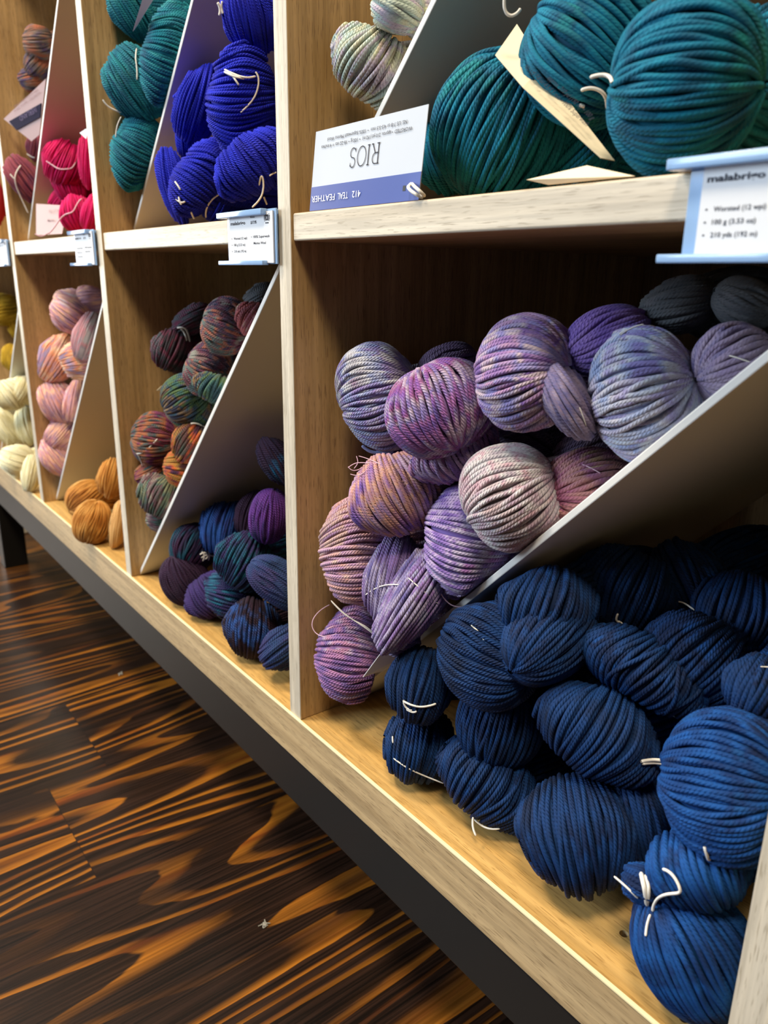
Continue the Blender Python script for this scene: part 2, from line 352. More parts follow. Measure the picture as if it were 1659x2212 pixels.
box('top_board', XL, XR, 0.0, DEPTH, ZTOP, ZTOP + 0.02, OAK_X, unit, 0.001)
box('back_panel', XL, XR, DEPTH, DEPTH + 0.008, -0.04, ZTOP + 0.02, BACK, unit)
box('base_beam', XL, XR, 0.0, 0.05, -0.0917, -0.0423, STEEL, unit, 0.0022)
box('base_beam', XL, XR, DEPTH - 0.05, DEPTH, -0.0917, -0.0423, STEEL, unit, 0.0022)
for x0 in (-1.232, 0.3634):
    for y0 in (0.0, DEPTH - 0.05):
        box('leg', x0, x0 + 0.05, y0, y0 + 0.046, -ZO, -0.0920, STEEL, unit, 0.002)

# ------------------------------------------------------------------ loose white diagonal panels, one per cubbyhole
th = 0.0045
def diag(k, x0, x1, yf, label, ztop):
    """panel whose upper face is z = x + k"""
    q = th * math.sqrt(2)
    pts = [(x0, yf, x0 + k), (x1, yf, x1 + k), (x1, yf, x1 + k - q), (x0 + q * 0.5, yf, x0 + k - q * 0.5)]
    pts = [(x0, yf, x0 + k), (x1, yf, min(x1 + k, ztop)), (x1, yf, min(x1 + k, ztop) - q), (x0, yf, x0 + k - q)]
    o = prism('diagonal_divider', pts, WHITE_PANEL, (0, 0.33, 0), None, 0.0007)
    tag(o, label, 'divider panel', 'white diagonal panels in the cubbyholes'); return o
q = th * math.sqrt(2) + 0.0002
diag(-0.0174 + q, 0.0178, 0.3945 - q, 0.042, 'widest white slanted panel, between the purple and the navy skeins', ZB)
diag(0.3826 + q, -0.3822, -0.0085, 0.011, 'white slanted panel between the mottled skeins and the blue and purple ones', ZB)
diag(0.7826 + q, -0.7822, -0.4085, 0.020, 'white slanted panel between the pink skeins and the amber ones', ZB)
diag(1.1826 + q, -1.1822, -0.8085, 0.020, 'white slanted panel between the mustard skeins and the cream ones', ZB)
diag(ZT - 0.0174 + q, 0.0178, 0.385, 0.034, 'white slanted panel rising behind the upright paper tag, pastel skeins on it', ZTOP)
diag(ZT + 0.3826 + q, -0.3822, -0.012, 0.036, 'white slanted panel between the green-teal and the royal blue skeins', ZTOP)
diag(ZT + 0.7826 + q, -0.7822, -0.412, 0.022, 'white slanted panel with a pink glow left of the fuchsia skeins', ZTOP)

# ------------------------------------------------------------------ price card holders on the shelf edges
def card_holder(dx, label, right=0.0):
    xl = -0.0805 + dx; xr = 0.0035 + dx + right
    o = tag(empty('price_card_holder', (xl, 0.0, ZO + 0.3685)), label, 'price card', 'price cards clipped to the shelf edges')
    plate = box('holder_plate', xl + 0.0078, xr, -0.0035, -0.0022, 0.3690, 0.4068, PLASTIC, o, 0.0003)
    box('top_rail', xl, xr - 0.012, -0.0090, -0.0036, 0.4028, 0.4070, PLASTIC, o, 0.0006)
    box('bottom_rail', xl, xr - 0.012, -0.0090, -0.0036, 0.3682, 0.3716, PLASTIC, o, 0.0006)
    box('shelf_clip', xl, xr - 0.003, -0.0022, 0.0016, 0.4030, 0.4062, PLASTIC, o, 0.0004)
    card = box('paper_card', xl + 0.0142, xr - 0.0028, -0.0048, -0.0038, 0.3698, 0.4052, PAPER, o)
    W = xr - 0.0028 - xl - 0.0142; Ht = 0.0345; x0 = xl + 0.0142; ztop = 0.4036
    parts = []
    def put(s, f0, f1, t0, t1, w=0.012): parts.append((s, f0 * W, f1 * W, -t1 * Ht, (t1 - t0) * Ht, w))
    put('malabrigo', 0.03, 0.39, 0.105, 0.175, 0.03); put('Rios', 0.515, 0.61, 0.015, 0.062); put('$17.95', 0.515, 0.65, 0.12, 0.178, 0.03)
    for s, t in (('Worsted (12 wpi)', 0.43), ('100 g (3.53 oz)', 0.565), ('210 yds (192 m)', 0.70)):
        put('\u2022', 0.040, 0.056, t, t + 0.055); put(s, 0.095, {0.43: 0.42, 0.565: 0.37, 0.70: 0.39}[t], t, t + 0.052)
    put('\u2022', 0.515, 0.531, 0.415, 0.47); put('100% Superwash', 0.565, 0.93, 0.415, 0.468); put('Merino Wool', 0.57, 0.845, 0.545, 0.598)
    tx = text_mesh(parts, 'printed_text', INK, card, (x0, -0.0048, ztop), (1, 0, 0), (0, 0, 1))
    em = empty_emblem(card, x0 + 0.82 * W, x0 + 0.945 * W, ztop - 0.16 * Ht, ztop + 0.0 * Ht)
    return o
def empty_emblem(card, xa, xb, za, zb):
    """small upright badge: dark block with a light flame shape, bracketed by curved side bars, a dark caption bar beneath"""
    bm = bmesh.new(); b = base(card); y = -0.00492
    def quad(x0, x1, z0, z1):
        vs = [bm.verts.new(Vector((x, y, z + ZO)) - b) for x, z in ((x0, z0), (x1, z0), (x1, z1), (x0, z1))]; bm.faces.new(vs)
    W = xb - xa; H = zb - za
    f = lambda a, b_, c, d: quad(xa + a * W, xa + b_ * W, za + c * H, za + d * H)
    f(0.22, 0.44, 0.14, 0.86); f(0.56, 0.78, 0.14, 0.86); f(0.44, 0.56, 0.14, 0.34); f(0.44, 0.56, 0.62, 0.86)
    f(0.0, 0.09, 0.2, 0.8); f(0.91, 1.0, 0.2, 0.8); f(0.04, 0.22, 0.06, 0.12); f(0.78, 0.96, 0.06, 0.12); f(0.04, 0.2, 0.9, 0.96); f(0.8, 0.96, 0.9, 0.96)
    for k in range(5):
        z = 0.2 + k * 0.13; f(0.11, 0.19, z, z + 0.06); f(0.81, 0.89, z, z + 0.06)
    f(0.2, 0.8, -0.22, -0.08)
    me = bpy.data.meshes.new('emblem'); bm.to_mesh(me); bm.free()
    return link_mesh('emblem', me, INK, card)
card_holder(0.3990, 'large out-of-focus price card at the right, hung on the shelf under the teal skeins', -0.004)
card_holder(0.0, 'price card hung on the shelf under the royal blue skeins')
card_holder(-0.3965, 'price card hung on the shelf under the fuchsia skeins', -0.004)
card_holder(-0.789, 'price card cut off at the left edge of the picture', -0.015)


# ------------------------------------------------------------------ skeins of yarn
def wob(rs, shape, K, n=3):
    """smooth random curves along the strand"""
    t = np.linspace(0, 1, K)[None, :]; out = np.zeros(shape)
    for f in range(1, n + 1):
        out += rs.normal(size=(shape[0], 1)) / f * np.sin(2 * np.pi * f * t * 0.8 + rs.uniform(0, 6.28, (shape[0], 1)))
    return out * 0.7
def lobe(lb, spacing, K, sides, seed, origin, clip):
    """one bulging bundle: strands run over a slightly lumpy ellipsoid, drawn together towards its two ends by kap"""
    rs = np.random.RandomState(seed)
    c = np.array(lb[0:3]) + (0, 0, ZO) - origin; A = np.array(lb[3:6]); B = np.array(lb[6:9]); a, b, w = lb[9:12]; kap = lb[12]
    A = A / np.linalg.norm(A); B = B - A * (A @ B); B /= np.linalg.norm(B); N3 = np.cross(A, B); r0 = spacing * (0.515 if spacing > 0.0026 else 0.47)
    ph_l = rs.uniform(0, 6.28, 4); sk = rs.uniform(-0.12, 0.12); bow = rs.uniform(-0.10, 0.10)
    def meridians(N, K, shrink, jit):
        S = np.arange(N); t = np.linspace(0.012, 0.988, K); tp = np.pi * t
        al = 2 * np.pi * (S[:, None] + rs.uniform(-jit, jit, (N, 1))) / N + wob(rs, (N, K), K) * 0.6 * 2 * np.pi / N + sk * 4 * (t[None, :] - 0.5)
        prof = np.sin(tp)[None, :] ** 0.78
        loose = rs.rand(N) < 0.05
        al[loose] += rs.uniform(-0.3, 0.3, (loose.sum(), 1)) * (t[None, :] - 0.5)
        rad = 1 + 0.03 * np.sin(2 * al + ph_l[0]) + 0.022 * np.sin(3 * al + 4 * t + ph_l[1]) + 0.018 * np.sin(5 * al - 5 * t + ph_l[2])
        rad = prof * (rad + (rs.uniform(-1, 1, (N, 1)) * 0.5 + wob(rs, (N, K), K) * 0.5) * 0.020) * shrink
        ax = -np.cos(tp)[None, :] * (1 + 0.03 * rs.normal(size=(N, 1))) * (0.4 + 0.6 * shrink)
        ca, sa = np.cos(al), np.sin(al)
        pts = c + (ax * (a - r0))[:, :, None] * A + ((b - r0) * rad * ca)[:, :, None] * B + ((w - r0) * rad * sa)[:, :, None] * N3
        nr = (ca / b)[:, :, None] * B + (sa / w)[:, :, None] * N3 + (ax / a * 0.9)[:, :, None] * A
        nr /= np.linalg.norm(nr, axis=2, keepdims=True)
        return clip(pts, r0), nr, seed * 1.37 + np.cos(2 * np.pi * S / N) * 0.95 + rs.uniform(-0.38, 0.38, N)
    def sheet(N, K, shrink, jit):
        if kap > 0.7: return meridians(N, K, shrink, jit)
        S = np.arange(N); psi0 = np.radians(np.linspace(-82, 82, N)) + rs.uniform(-jit, jit, N) * math.radians(168) / N
        ph = np.radians(np.linspace(-170, 170, K)) + rs.uniform(-0.12, 0.12, (N, 1))
        psi = np.clip(psi0[:, None] + wob(rs, (N, K), K) * np.cos(psi0)[:, None] * 0.6 * math.radians(168) / N, -1.52, 1.52)
        sp = np.sin(ph); bb = np.sin(psi) * (1 - kap * np.cos(psi) ** 0.8 * sp ** 2) + (sk * sp + bow * sp ** 2) * np.cos(psi) ** 2
        loose = rs.rand(N) < 0.06
        bb[loose] += rs.uniform(-0.16, 0.16, (loose.sum(), 1)) * sp[loose]
        bb = np.clip(bb, -0.995, 0.995); q = np.sqrt(1 - bb * bb)
        rad = 1 + 0.035 * np.sin(2.5 * psi + 1.3 * ph + ph_l[0]) + 0.022 * np.sin(4 * psi - 2 * ph + ph_l[1]) + 0.018 * np.sin(7 * psi + ph + ph_l[2])
        rad = rad + (rs.uniform(-1, 1, (N, 1)) * 0.5 + wob(rs, (N, K), K) * 0.5) * 0.020
        rad[loose] += 0.025
        rad = rad * shrink
        pts = c + ((a - r0) * q * sp * rad)[:, :, None] * A + ((b - r0) * bb * rad)[:, :, None] * B + ((w - r0) * q * np.cos(ph) * rad)[:, :, None] * N3
        nr = (q * sp / a)[:, :, None] * A + (bb / b)[:, :, None] * B + (q * np.cos(ph) / w)[:, :, None] * N3
        nr /= np.linalg.norm(nr, axis=2, keepdims=True)
        pts = clip(pts, r0)
        vj = seed * 1.37 + S / N * 1.9 + rs.uniform(-0.38, 0.38, N)
        return pts, nr, vj
    span = math.pi * math.sqrt((b * b + w * w) / 2) * (164 / 180 if kap < 0.7 else 2.0)
    N = max(8, int(round(span / spacing)))
    P1, n1, v1 = sheet(N, K, 1.0, 0.34)
    out = [tubes(P1, r0 * (0.92 + 0.2 * rs.rand(N, 1)) * np.ones((1, K)), sides, n1, v1, seed * 0.731)]
    if sides > 4:
        K2 = max(14, K // 2); P2, n2, v2 = sheet(N, K2, 0.945, 0.45)
        out.append(tubes(P2, r0 * np.ones((N, K2)), 4, n2, v2, seed * 0.731))
    Kc, Nc = 12, 18; tc = np.pi * np.linspace(0.02, 0.98, Kc); ac = np.linspace(0, 2 * np.pi, Nc, endpoint=False); pc = np.sin(tc)
    f = 0.87
    core = c + ((-np.cos(tc)) * a * f)[:, None, None] * A + (b * f * pc[:, None] * np.cos(ac))[:, :, None] * B + (w * f * pc[:, None] * np.sin(ac))[:, :, None] * N3
    core = clip(core, r0 * 1.5)
    k, j = np.meshgrid(np.arange(Kc - 1), np.arange(Nc), indexing='ij'); ix = lambda k_, j_: k_ * Nc + (j_ % Nc)
    F = np.stack([ix(k, j), ix(k, j + 1), ix(k + 1, j + 1), ix(k + 1, j)], -1).reshape(-1, 4)
    uvc = np.zeros((len(F) * 4, 2)); uvc[:, 0] = seed * 0.731; uvc[:, 1] = seed * 1.37
    out.append((core.reshape(-1, 3), F, uvc, np.zeros_like(uvc)))
    return out
PANEL_K = {'L1': -0.0174, 'L2': 0.3826, 'L3': 0.7826, 'L4': 1.1826, 'U1': ZT - 0.0174, 'U2': ZT + 0.3826, 'U3': ZT + 0.7826, 'U4': ZT + 1.1826}
PANEL_Y = {'L1': 0.042, 'L2': 0.011, 'L3': 0.02, 'L4': 0.02, 'U1': 0.034, 'U2': 0.036, 'U3': 0.022, 'U4': 0.03}
def bin_clip(bin_, origin):
    """wool gives way: strands that would cross a board, a divider or the slanted panel are pressed flat against it"""
    i = int(bin_[1]); xl = -(i - 1) * P + T; xr = 0.396 if i == 1 else -(i - 2) * P
    z0, z1 = (ZT, ZTOP) if bin_[0] == 'U' else (0.0, ZB)
    k = PANEL_K[bin_[:2]] + (th * math.sqrt(2) + 0.0002 if bin_[2] == 'a' else 0.0); yp = PANEL_Y[bin_[:2]]
    og = np.array(origin); s2 = math.sqrt(2)
    def press(d, m):                       # signed distance -> pushed out, softly
        return np.where(d < m + 0.004, m + 0.004 * np.exp(np.minimum((d - m - 0.004) / 0.004, 0)), d)
    def f(p, r):
        q = p + og; m = r + 0.0004
        if bin_[2] == 'a': d = ((q[..., 2] - ZO - q[..., 0]) - k) / s2
        else: d = (k - 0.0066 - (q[..., 2] - ZO - q[..., 0])) / s2
        g = 1 if bin_[2] == 'a' else -1
        nd = press(d, m); wgt = np.clip((q[..., 1] - (yp - 0.012)) / 0.010, 0, 1); sh = (nd - d) * wgt * g / s2
        q[..., 0] -= sh; q[..., 2] += sh
        q[..., 0] = xl + press(q[..., 0] - xl, m); q[..., 0] = xr - press(xr - q[..., 0], m)
        q[..., 2] = ZO + z0 + press(q[..., 2] - ZO - z0, m)
        q[..., 2] = ZO + z1 - press(ZO + z1 - q[..., 2], m)
        q[..., 1] = np.minimum(q[..., 1], DEPTH - m)
        return q - og
    return f
BINS = {'L1a': 'purple skeins in the nearest lower bin', 'L1b': 'navy skeins in the nearest lower bin', 'L2a': 'mottled skeins in the second lower bin',
 'L2b': 'blue and purple skeins in the second lower bin', 'L3a': 'pink skeins in the third lower bin', 'L3b': 'amber skeins in the third lower bin',
 'L4a': 'mustard skeins in the far lower bin', 'L4b': 'cream skeins in the far lower bin', 'U1a': 'pastel skeins in the nearest upper bin',
 'U1b': 'teal skeins in the nearest upper bin', 'U2a': 'green-teal skeins in the second upper bin', 'U2b': 'royal blue skeins in the second upper bin',
 'U3a': 'rust and plum skeins in the third upper bin', 'U3b': 'fuchsia skeins in the third upper bin', 'U4b': 'red skeins in the far upper bin'}
SK = {}
def skein(key, pal, kind, bin_, label, lobes):
    near = bin_[1] == '1'; mid = bin_[1] == '2'
    spacing = 0.0029 if kind == 'w' else 0.0024
    K, sides = (50, 6) if near else ((34, 5) if mid else (28, 5))
    org = np.mean([l[0:3] for l in lobes], axis=0) + (0, 0, ZO)
    seed0 = sum(ord(ch) * (i * 7 + 3) for i, ch in enumerate(key)) % 997
    parts = []; mats = [YARN[pal]]; cl = bin_clip(bin_, org); ids = []
    for i, lb in enumerate(lobes):
        pm = YARN[lb[13]] if len(lb) > 13 else YARN[pal]
        if pm not in mats: mats.append(pm)
        new = lobe(lb, spacing, K, sides, seed0 + i * 13, org, cl); parts += new; ids += [mats.index(pm)] * len(new)
    # the rest of the twisted skein runs back into the bin
    l0 = lobes[0]; back = [l0[0], l0[1] + 0.062, l0[2], 0.0, 1.0, 0.0, 1.0, 0.0, 0.0, 0.06, min(0.024, l0[10]), 0.023, 0.85]
    new = lobe(back, spacing * 1.3, 18, 4, seed0 + 71, org, cl); parts += new; ids += [0] * len(new)
    n = 0; Vs, Fs, U1, U2, MI = [], [], [], [], []
    for (V, F, a, b), mi in zip(parts, ids): Vs.append(V); Fs.append(F + n); U1.append(a); U2.append(b); n += len(V); MI.append(np.full(len(F), mi, dtype=np.int32))
    me = mesh_from('yarn_skein', np.vstack(Vs), np.vstack(Fs), np.vstack(U1), np.vstack(U2))
    for m in mats: me.materials.append(m)
    me.polygons.foreach_set('material_index', np.concatenate(MI))
    o = link_mesh('yarn_skein', me, None, None, tuple(org)); tag(o, label, 'yarn skein', BINS[bin_]); SK[key] = o; return o
HANKS = [
 ('A1', 'lilacgrey', 'w', 'L1a', 'grey and lilac skein at the top left of the purple pile, against the oak divider', [[0.0646,0.045,0.2773,0.7337,0.505,0.4545,-0.3693,-0.2652,0.8907,0.0296,0.0406,0.0293,0.82], [0.0926,0.085,0.2985,0.4595,0.8219,0.3367,-0.3205,-0.2002,0.9259,0.0224,0.0177,0.0227,0.82,'darkplumgrey']]),
 ('A2', 'magenta', 'w', 'L1a', 'bright magenta and purple skein slanting in front of the grey-lilac one', [[0.1412,0.035,0.2797,0.5766,0.1309,-0.8065,0.5198,0.7029,0.4856,0.0293,0.0384,0.0291,0.82], [0.1422,0.05,0.2492,0.4782,0.2375,-0.8455,0.5123,0.7066,0.4882,0.0183,0.0328,0.0231,0.36,'plum']]),
 ('A3', 'purplepink', 'w', 'L1a', 'purple and dusty pink skein with its strands fanning from a twist, top middle of pile', [[0.2048,0.045,0.3083,0.983,0.078,0.1665,-0.1672,0.0028,0.9859,0.0294,0.0347,0.0291,0.82], [0.2368,0.045,0.2964,0.5201,0.2654,-0.8118,0.5855,0.5812,0.5652,0.0237,0.0134,0.0204,0.36,'greypurple'], [0.2401,0.07,0.3291,0.5764,0.7225,0.3818,-0.3646,-0.1908,0.9114,0.0236,0.0184,0.0231,0.82,'deepviolet']]),
 ('A4', 'bluelilac', 'w', 'L1a', 'pale blue-lilac skein pressed against the white panel at the right of the purple pile', [[0.2713,0.065,0.3025,0.8858,0.2052,0.4162,-0.3996,-0.1184,0.909,0.0275,0.0379,0.0282,0.82], [0.3079,0.0825,0.3204,0.5033,0.792,0.3455,-0.4169,-0.1277,0.8999,0.0189,0.0217,0.0239,0.82,'greypurple']]),
 ('A5', 'darkgrey', 'w', 'L1a', 'dark grey skein in shadow at the very back top of the purple pile', [[0.2638,0.1,0.3484,0.8635,0.4469,0.2339,-0.2113,-0.1006,0.9722,0.0218,0.0158,0.0217,0.36], [0.3,0.1,0.3509,0.718,0.5717,-0.397,0.3414,0.2077,0.9167,0.0158,0.0127,0.02,0.82]]),
 ('A6', 'orangeviolet', 'w', 'L1a', 'purple skein with a peach-orange middle and pink tie, below the magenta one', [[0.104,0.03,0.2146,0.456,0.1784,-0.8719,0.4754,0.7794,0.4081,0.03,0.0354,0.0295,0.36], [0.1149,0.06,0.222,0.6898,0.7038,-0.1698,-0.0684,0.2969,0.9525,0.0304,0.0142,0.0208,0.36,'greypurple'], [0.0623,0.06,0.2241,0.646,0.6945,-0.3169,0.0294,0.3921,0.9194,0.0152,0.0174,0.0214,0.36,'deepviolet']]),
 ('A7', 'greypink', 'w', 'L1a', 'pale grey and pink skein resting low on the white panel, raspberry strands at its right', [[0.1988,0.0475,0.2311,0.6618,0.4083,0.6287,-0.586,-0.2414,0.7735,0.0303,0.0361,0.0296,0.82], [0.2298,0.08,0.2381,0.3549,0.933,0.0595,-0.3264,0.064,0.943,0.028,0.0261,0.0274,0.82,'raspberry']]),
 ('A8', 'peach', 'w', 'L1a', 'peach and pink skein tucked against the oak divider, second from the bottom', [[0.0642,0.025,0.1608,0.5371,0.833,0.1328,-0.3576,0.0823,0.9302,0.0295,0.041,0.0292,0.36]]),
 ('A9', 'violet', 'w', 'L1a', 'bright violet skein with nearly level strands just left of the pale grey and pink one', [[0.1564,0.0525,0.1921,0.804,0.5934,-0.0368,-0.1683,0.2865,0.9432,0.0311,0.0429,0.0301,0.36], [0.1655,0.08,0.1697,0.1315,0.5441,0.8286,-0.7612,-0.4801,0.436,0.0197,0.023,0.0238,0.36]]),
 ('A10', 'violetgrey', 'w', 'L1a', 'violet skein bound by pale ties and ending in a looped tip over the panel edge', [[0.1016,0.03,0.1507,-0.1344,0.4131,0.9007,-0.6735,-0.7049,0.2227,0.0346,0.0214,0.0248,0.36], [0.1322,0.0275,0.1474,0.0776,0.6121,0.7869,-0.71,-0.5202,0.4747,0.0463,0.0205,0.0243,0.36], [0.121,0.0225,0.1092,0.6839,0.7111,-0.1634,-0.2258,0.4192,0.8794,0.0156,0.0122,0.0197,0.36]]),
 ('A11', 'plum', 'w', 'L1a', 'lowest plum-purple skein wedged in the corner between divider and white panel', [[0.05,0.03,0.0669,0.6143,0.783,-0.0978,-0.3116,0.3546,0.8816,0.0298,0.0394,0.0294,0.36]]),
 ('A12', 'greydark2', 'w', 'L1a', 'shadowed grey-purple skein glimpsed between the magenta and the pale grey ones', [[0.1384,0.115,0.2449,0.7214,0.5302,-0.4456,0.2136,0.4417,0.8714,0.0306,0.0211,0.0246,0.36], [0.2014,0.115,0.2546,0.6785,0.6171,0.3985,-0.4364,-0.0977,0.8944,0.026,0.0153,0.0214,0.36]]),
 ('B1', 'navy', 'w', 'L1b', 'small navy skein at the far left of the dark pile, knotted with a white tie', [[0.1449,0.0225,0.0856,-0.2586,0.4445,0.8576,-0.7078,-0.6914,0.1449,0.0278,0.0252,0.0268,0.36], [0.1368,0.03,0.0299,-0.3313,0.4576,0.8251,-0.7038,-0.7023,0.1069,0.0303,0.0268,0.0278,0.36]]),
 ('B2', 'navy', 'w', 'L1b', 'navy skein with strands gathering into a deep central twist, right of the small knotted one', [[0.1991,0.035,0.1283,0.9978,0.065,0.0107,-0.0446,0.5469,0.836,0.035,0.0351,0.0317,0.82], [0.2317,0.05,0.1486,-0.0166,0.9285,0.371,-0.7624,-0.2518,0.5962,0.0338,0.0259,0.0273,0.82], [0.1992,0.05,0.0749,0.1278,0.3046,0.9439,-0.815,-0.5101,0.2749,0.0331,0.0308,0.0299,0.82]]),
 ('B3', 'navy', 'w', 'L1b', 'plump two-lobed navy skein in the middle of the dark pile', [[0.2753,0.05,0.105,0.0295,0.6083,0.7932,-0.8755,-0.3671,0.3141,0.0271,0.0384,0.0279,0.36], [0.2837,0.075,0.143,0.1581,0.4364,0.8858,-0.8781,-0.3481,0.3283,0.0209,0.0404,0.0245,0.36]]),
 ('B4', 'navy', 'w', 'L1b', 'navy skein on the board at lower left, white tie end poking out beneath it', [[0.2022,0.0375,0.0316,0.0733,0.735,0.6741,-0.8309,-0.3288,0.4489,0.0263,0.0394,0.0275,0.36]]),
 ('B5', 'navy', 'w', 'L1b', 'round navy skein sitting on the oak board, front centre, strands meeting at its base', [[0.2814,0.035,0.0449,0.6302,-0.3733,-0.6808,0.6733,0.6994,0.2398,0.0349,0.0376,0.0322,0.36], [0.3021,0.06,0.0569,0.6272,-0.2581,-0.7348,0.6624,0.673,0.3291,0.0291,0.0185,0.0232,0.36]]),
 ('B6', 'brightnavy', 'w', 'L1b', 'largest and brightest blue skein at the right, out of focus beside the near divider', [[0.3617,0.035,0.1274,0.9539,0.1345,0.2682,-0.2999,0.4561,0.8379,0.0307,0.037,0.0298,0.82]]),
 ('B7', 'brightnavy', 'w', 'L1b', 'navy skein lowest at the right with loose curling white ties, touching the near divider', [[0.3597,0.025,0.0811,0.7175,-0.2322,-0.6567,0.6094,0.6659,0.4304,0.0207,0.0274,0.0244,0.36], [0.3381,0.015,0.0592,0.9105,0.3966,-0.1169,-0.1787,0.6325,0.7536,0.0133,0.011,0.019,0.36], [0.3653,0.0225,0.0358,-0.6259,-0.1111,0.7719,-0.4794,-0.7259,-0.4932,0.0332,0.0305,0.0298,0.82]]),
 ('B8', 'navy', 'w', 'L1b', 'navy skein in deep shadow right under the white panel', [[0.2228,0.0575,0.1646,-0.0853,0.4305,0.8985,-0.8086,-0.5568,0.19,0.0278,0.0328,0.0283,0.36], [0.2377,0.115,0.1666,0.0945,0.4774,0.8736,-0.8507,-0.417,0.3199,0.0297,0.0357,0.0293,0.36]]),
 ('B9', 'navy', 'w', 'L1b', 'navy skein in shadow at the back right with a short white tie end', [[0.2604,0.15,0.1724,0.6619,0.0573,-0.7474,0.5906,0.5741,0.5671,0.0285,0.0264,0.0275,0.36], [0.3001,0.15,0.1623,-0.0597,0.3832,0.9217,-0.9152,-0.3898,0.1028,0.028,0.0321,0.0284,0.36]]),
 ('B10', 'navy', 'w', 'L1b', 'dark blue skein lying behind the plump two-lobed one', [[0.301,0.1,0.1493,0.3151,0.5735,0.7562,-0.8482,-0.1874,0.4955,0.0266,0.0314,0.0276,0.36]]),
 ('B12', 'navy', 'w', 'L1b', 'navy skein buried in shadow behind the twisted and the plump two-lobed ones', [[0.1946,0.11,0.0746,0.4375,0.7216,0.5365,-0.72,-0.0764,0.6897,0.0371,0.0303,0.0297,0.36]]),
 ('B11', 'navy', 'w', 'L1b', 'navy skein behind the largest blue one at the right edge of the picture', [[0.3536,0.07,0.1626,0.0705,0.4997,0.8633,-0.9317,-0.2762,0.2359,0.0181,0.0185,0.0229,0.36]]),
 ('C1', 'wine', 'w', 'L2a', 'wine-red and grey skein with a white tie over its top', [[-0.3237,0.05,0.2792,0.0425,0.327,0.9441,-0.3891,-0.8649,0.3171,0.0257,0.0257,0.0271,0.36], [-0.312,0.07,0.313,0.3265,0.8018,0.5005,-0.2457,-0.4393,0.8641,0.0265,0.0153,0.0214,0.36]]),
 ('C2', 'multi', 'w', 'L2a', 'maroon and salmon mottled skein at the top of the pile beside the slanted panel', [[-0.18,0.045,0.3136,0.5832,0.7451,-0.3238,0.0982,0.331,0.9385,0.0229,0.0274,0.0257,0.82], [-0.224,0.045,0.2698,0.5678,0.6897,-0.4494,0.1119,0.4761,0.8722,0.0226,0.0302,0.0255,0.82]]),
 ('C3', 'rose', 'w', 'L2a', 'small rosy red skein end showing above the panel edge', [[-0.1333,0.05,0.3215,0.2074,0.4851,0.8495,-0.427,-0.7364,0.5248,0.0161,0.0194,0.0218,0.36]]),
 ('C4', 'tealmulti', 'w', 'L2a', 'teal and moss green skein in the middle of the mottled pile', [[-0.2731,0.04,0.2303,0.5929,0.7268,0.3467,-0.2577,-0.2367,0.9368,0.0258,0.03,0.0273,0.82]]),
 ('C5', 'wineorange', 'w', 'L2a', 'burgundy skein with an orange and grey crown tied by white string', [[-0.3518,0.0325,0.176,0.6474,0.7542,-0.1099,-0.1157,0.2398,0.9639,0.027,0.0314,0.0279,0.82], [-0.3603,0.03,0.1356,0.2256,0.8856,0.406,-0.3467,-0.3165,0.883,0.0243,0.0154,0.0215,0.36]]),
 ('C6', 'autumn', 'w', 'L2a', 'plum and bright orange skein pinched by a white tie', [[-0.2585,0.035,0.1867,0.0361,0.5312,0.8465,-0.4352,-0.7542,0.4918,0.023,0.021,0.0246,0.36], [-0.28,0.035,0.1567,0.4184,0.8901,-0.1806,-0.1387,0.2591,0.9558,0.0227,0.0248,0.0255,0.36]]),
 ('C7', 'sage', 'w', 'L2a', 'sage grey and pink striped skein lowest in the mottled pile', [[-0.3168,0.025,0.1139,-0.0079,0.5977,0.8016,-0.4391,-0.7223,0.5343,0.0257,0.0343,0.0271,0.36], [-0.3393,0.025,0.0817,0.3721,0.9254,-0.0712,-0.2478,0.173,0.9532,0.0165,0.0154,0.0215,0.36]]),
 ('C8', 'tealmulti', 'w', 'L2a', 'teal and purple skein almost hidden along the panel edge', [[-0.1779,0.035,0.2527,0.0746,0.4484,0.8907,-0.4443,-0.7847,0.4322,0.0154,0.0298,0.0215,0.36]]),
 ('C9', 'darkgrey', 'w', 'L2a', 'dark teal skein tip at the back top corner of the mottled pile', [[-0.1918,0.09,0.3409,0.4421,0.8253,0.3514,-0.1899,-0.2967,0.9359,0.0183,0.0128,0.0201,0.36]]),
 ('D1', 'tealplum', 'w', 'L2b', 'teal over plum skein with a frayed white knot at its waist', [[-0.2742,0.0375,0.0631,-0.3388,0.5718,0.7472,-0.4801,-0.788,0.3853,0.0265,0.0276,0.0276,0.82], [-0.2654,0.0225,0.0299,0.279,0.3338,-0.9004,0.1992,0.8971,0.3943,0.0307,0.0263,0.0275,0.82,'darkplum2']]),
 ('D2', 'blue', 'w', 'L2b', 'clear blue skein with upright strands below the slanted panel', [[-0.2402,0.0675,0.0884,-0.2091,0.2727,0.9391,-0.4729,-0.8688,0.147,0.0336,0.0346,0.0315,0.36], [-0.1921,0.08,0.1111,-0.0679,0.4618,0.8844,-0.5355,-0.7648,0.3582,0.0313,0.0283,0.0286,0.36,'darkplum2']]),
 ('D3', 'purple', 'w', 'L2b', 'rich purple ball-shaped skein against the oak divider', [[-0.117,0.05,0.1383,-0.0082,0.2346,0.9721,-0.5247,-0.8285,0.1955,0.0265,0.0205,0.0243,0.82]]),
 ('D4', 'darkplum', 'w', 'L2b', 'dark plum skein with one turquoise streak, highest under the panel', [[-0.1138,0.06,0.1913,0.4419,0.3916,-0.8071,0.2981,0.7844,0.5438,0.0277,0.017,0.0224,0.36]]),
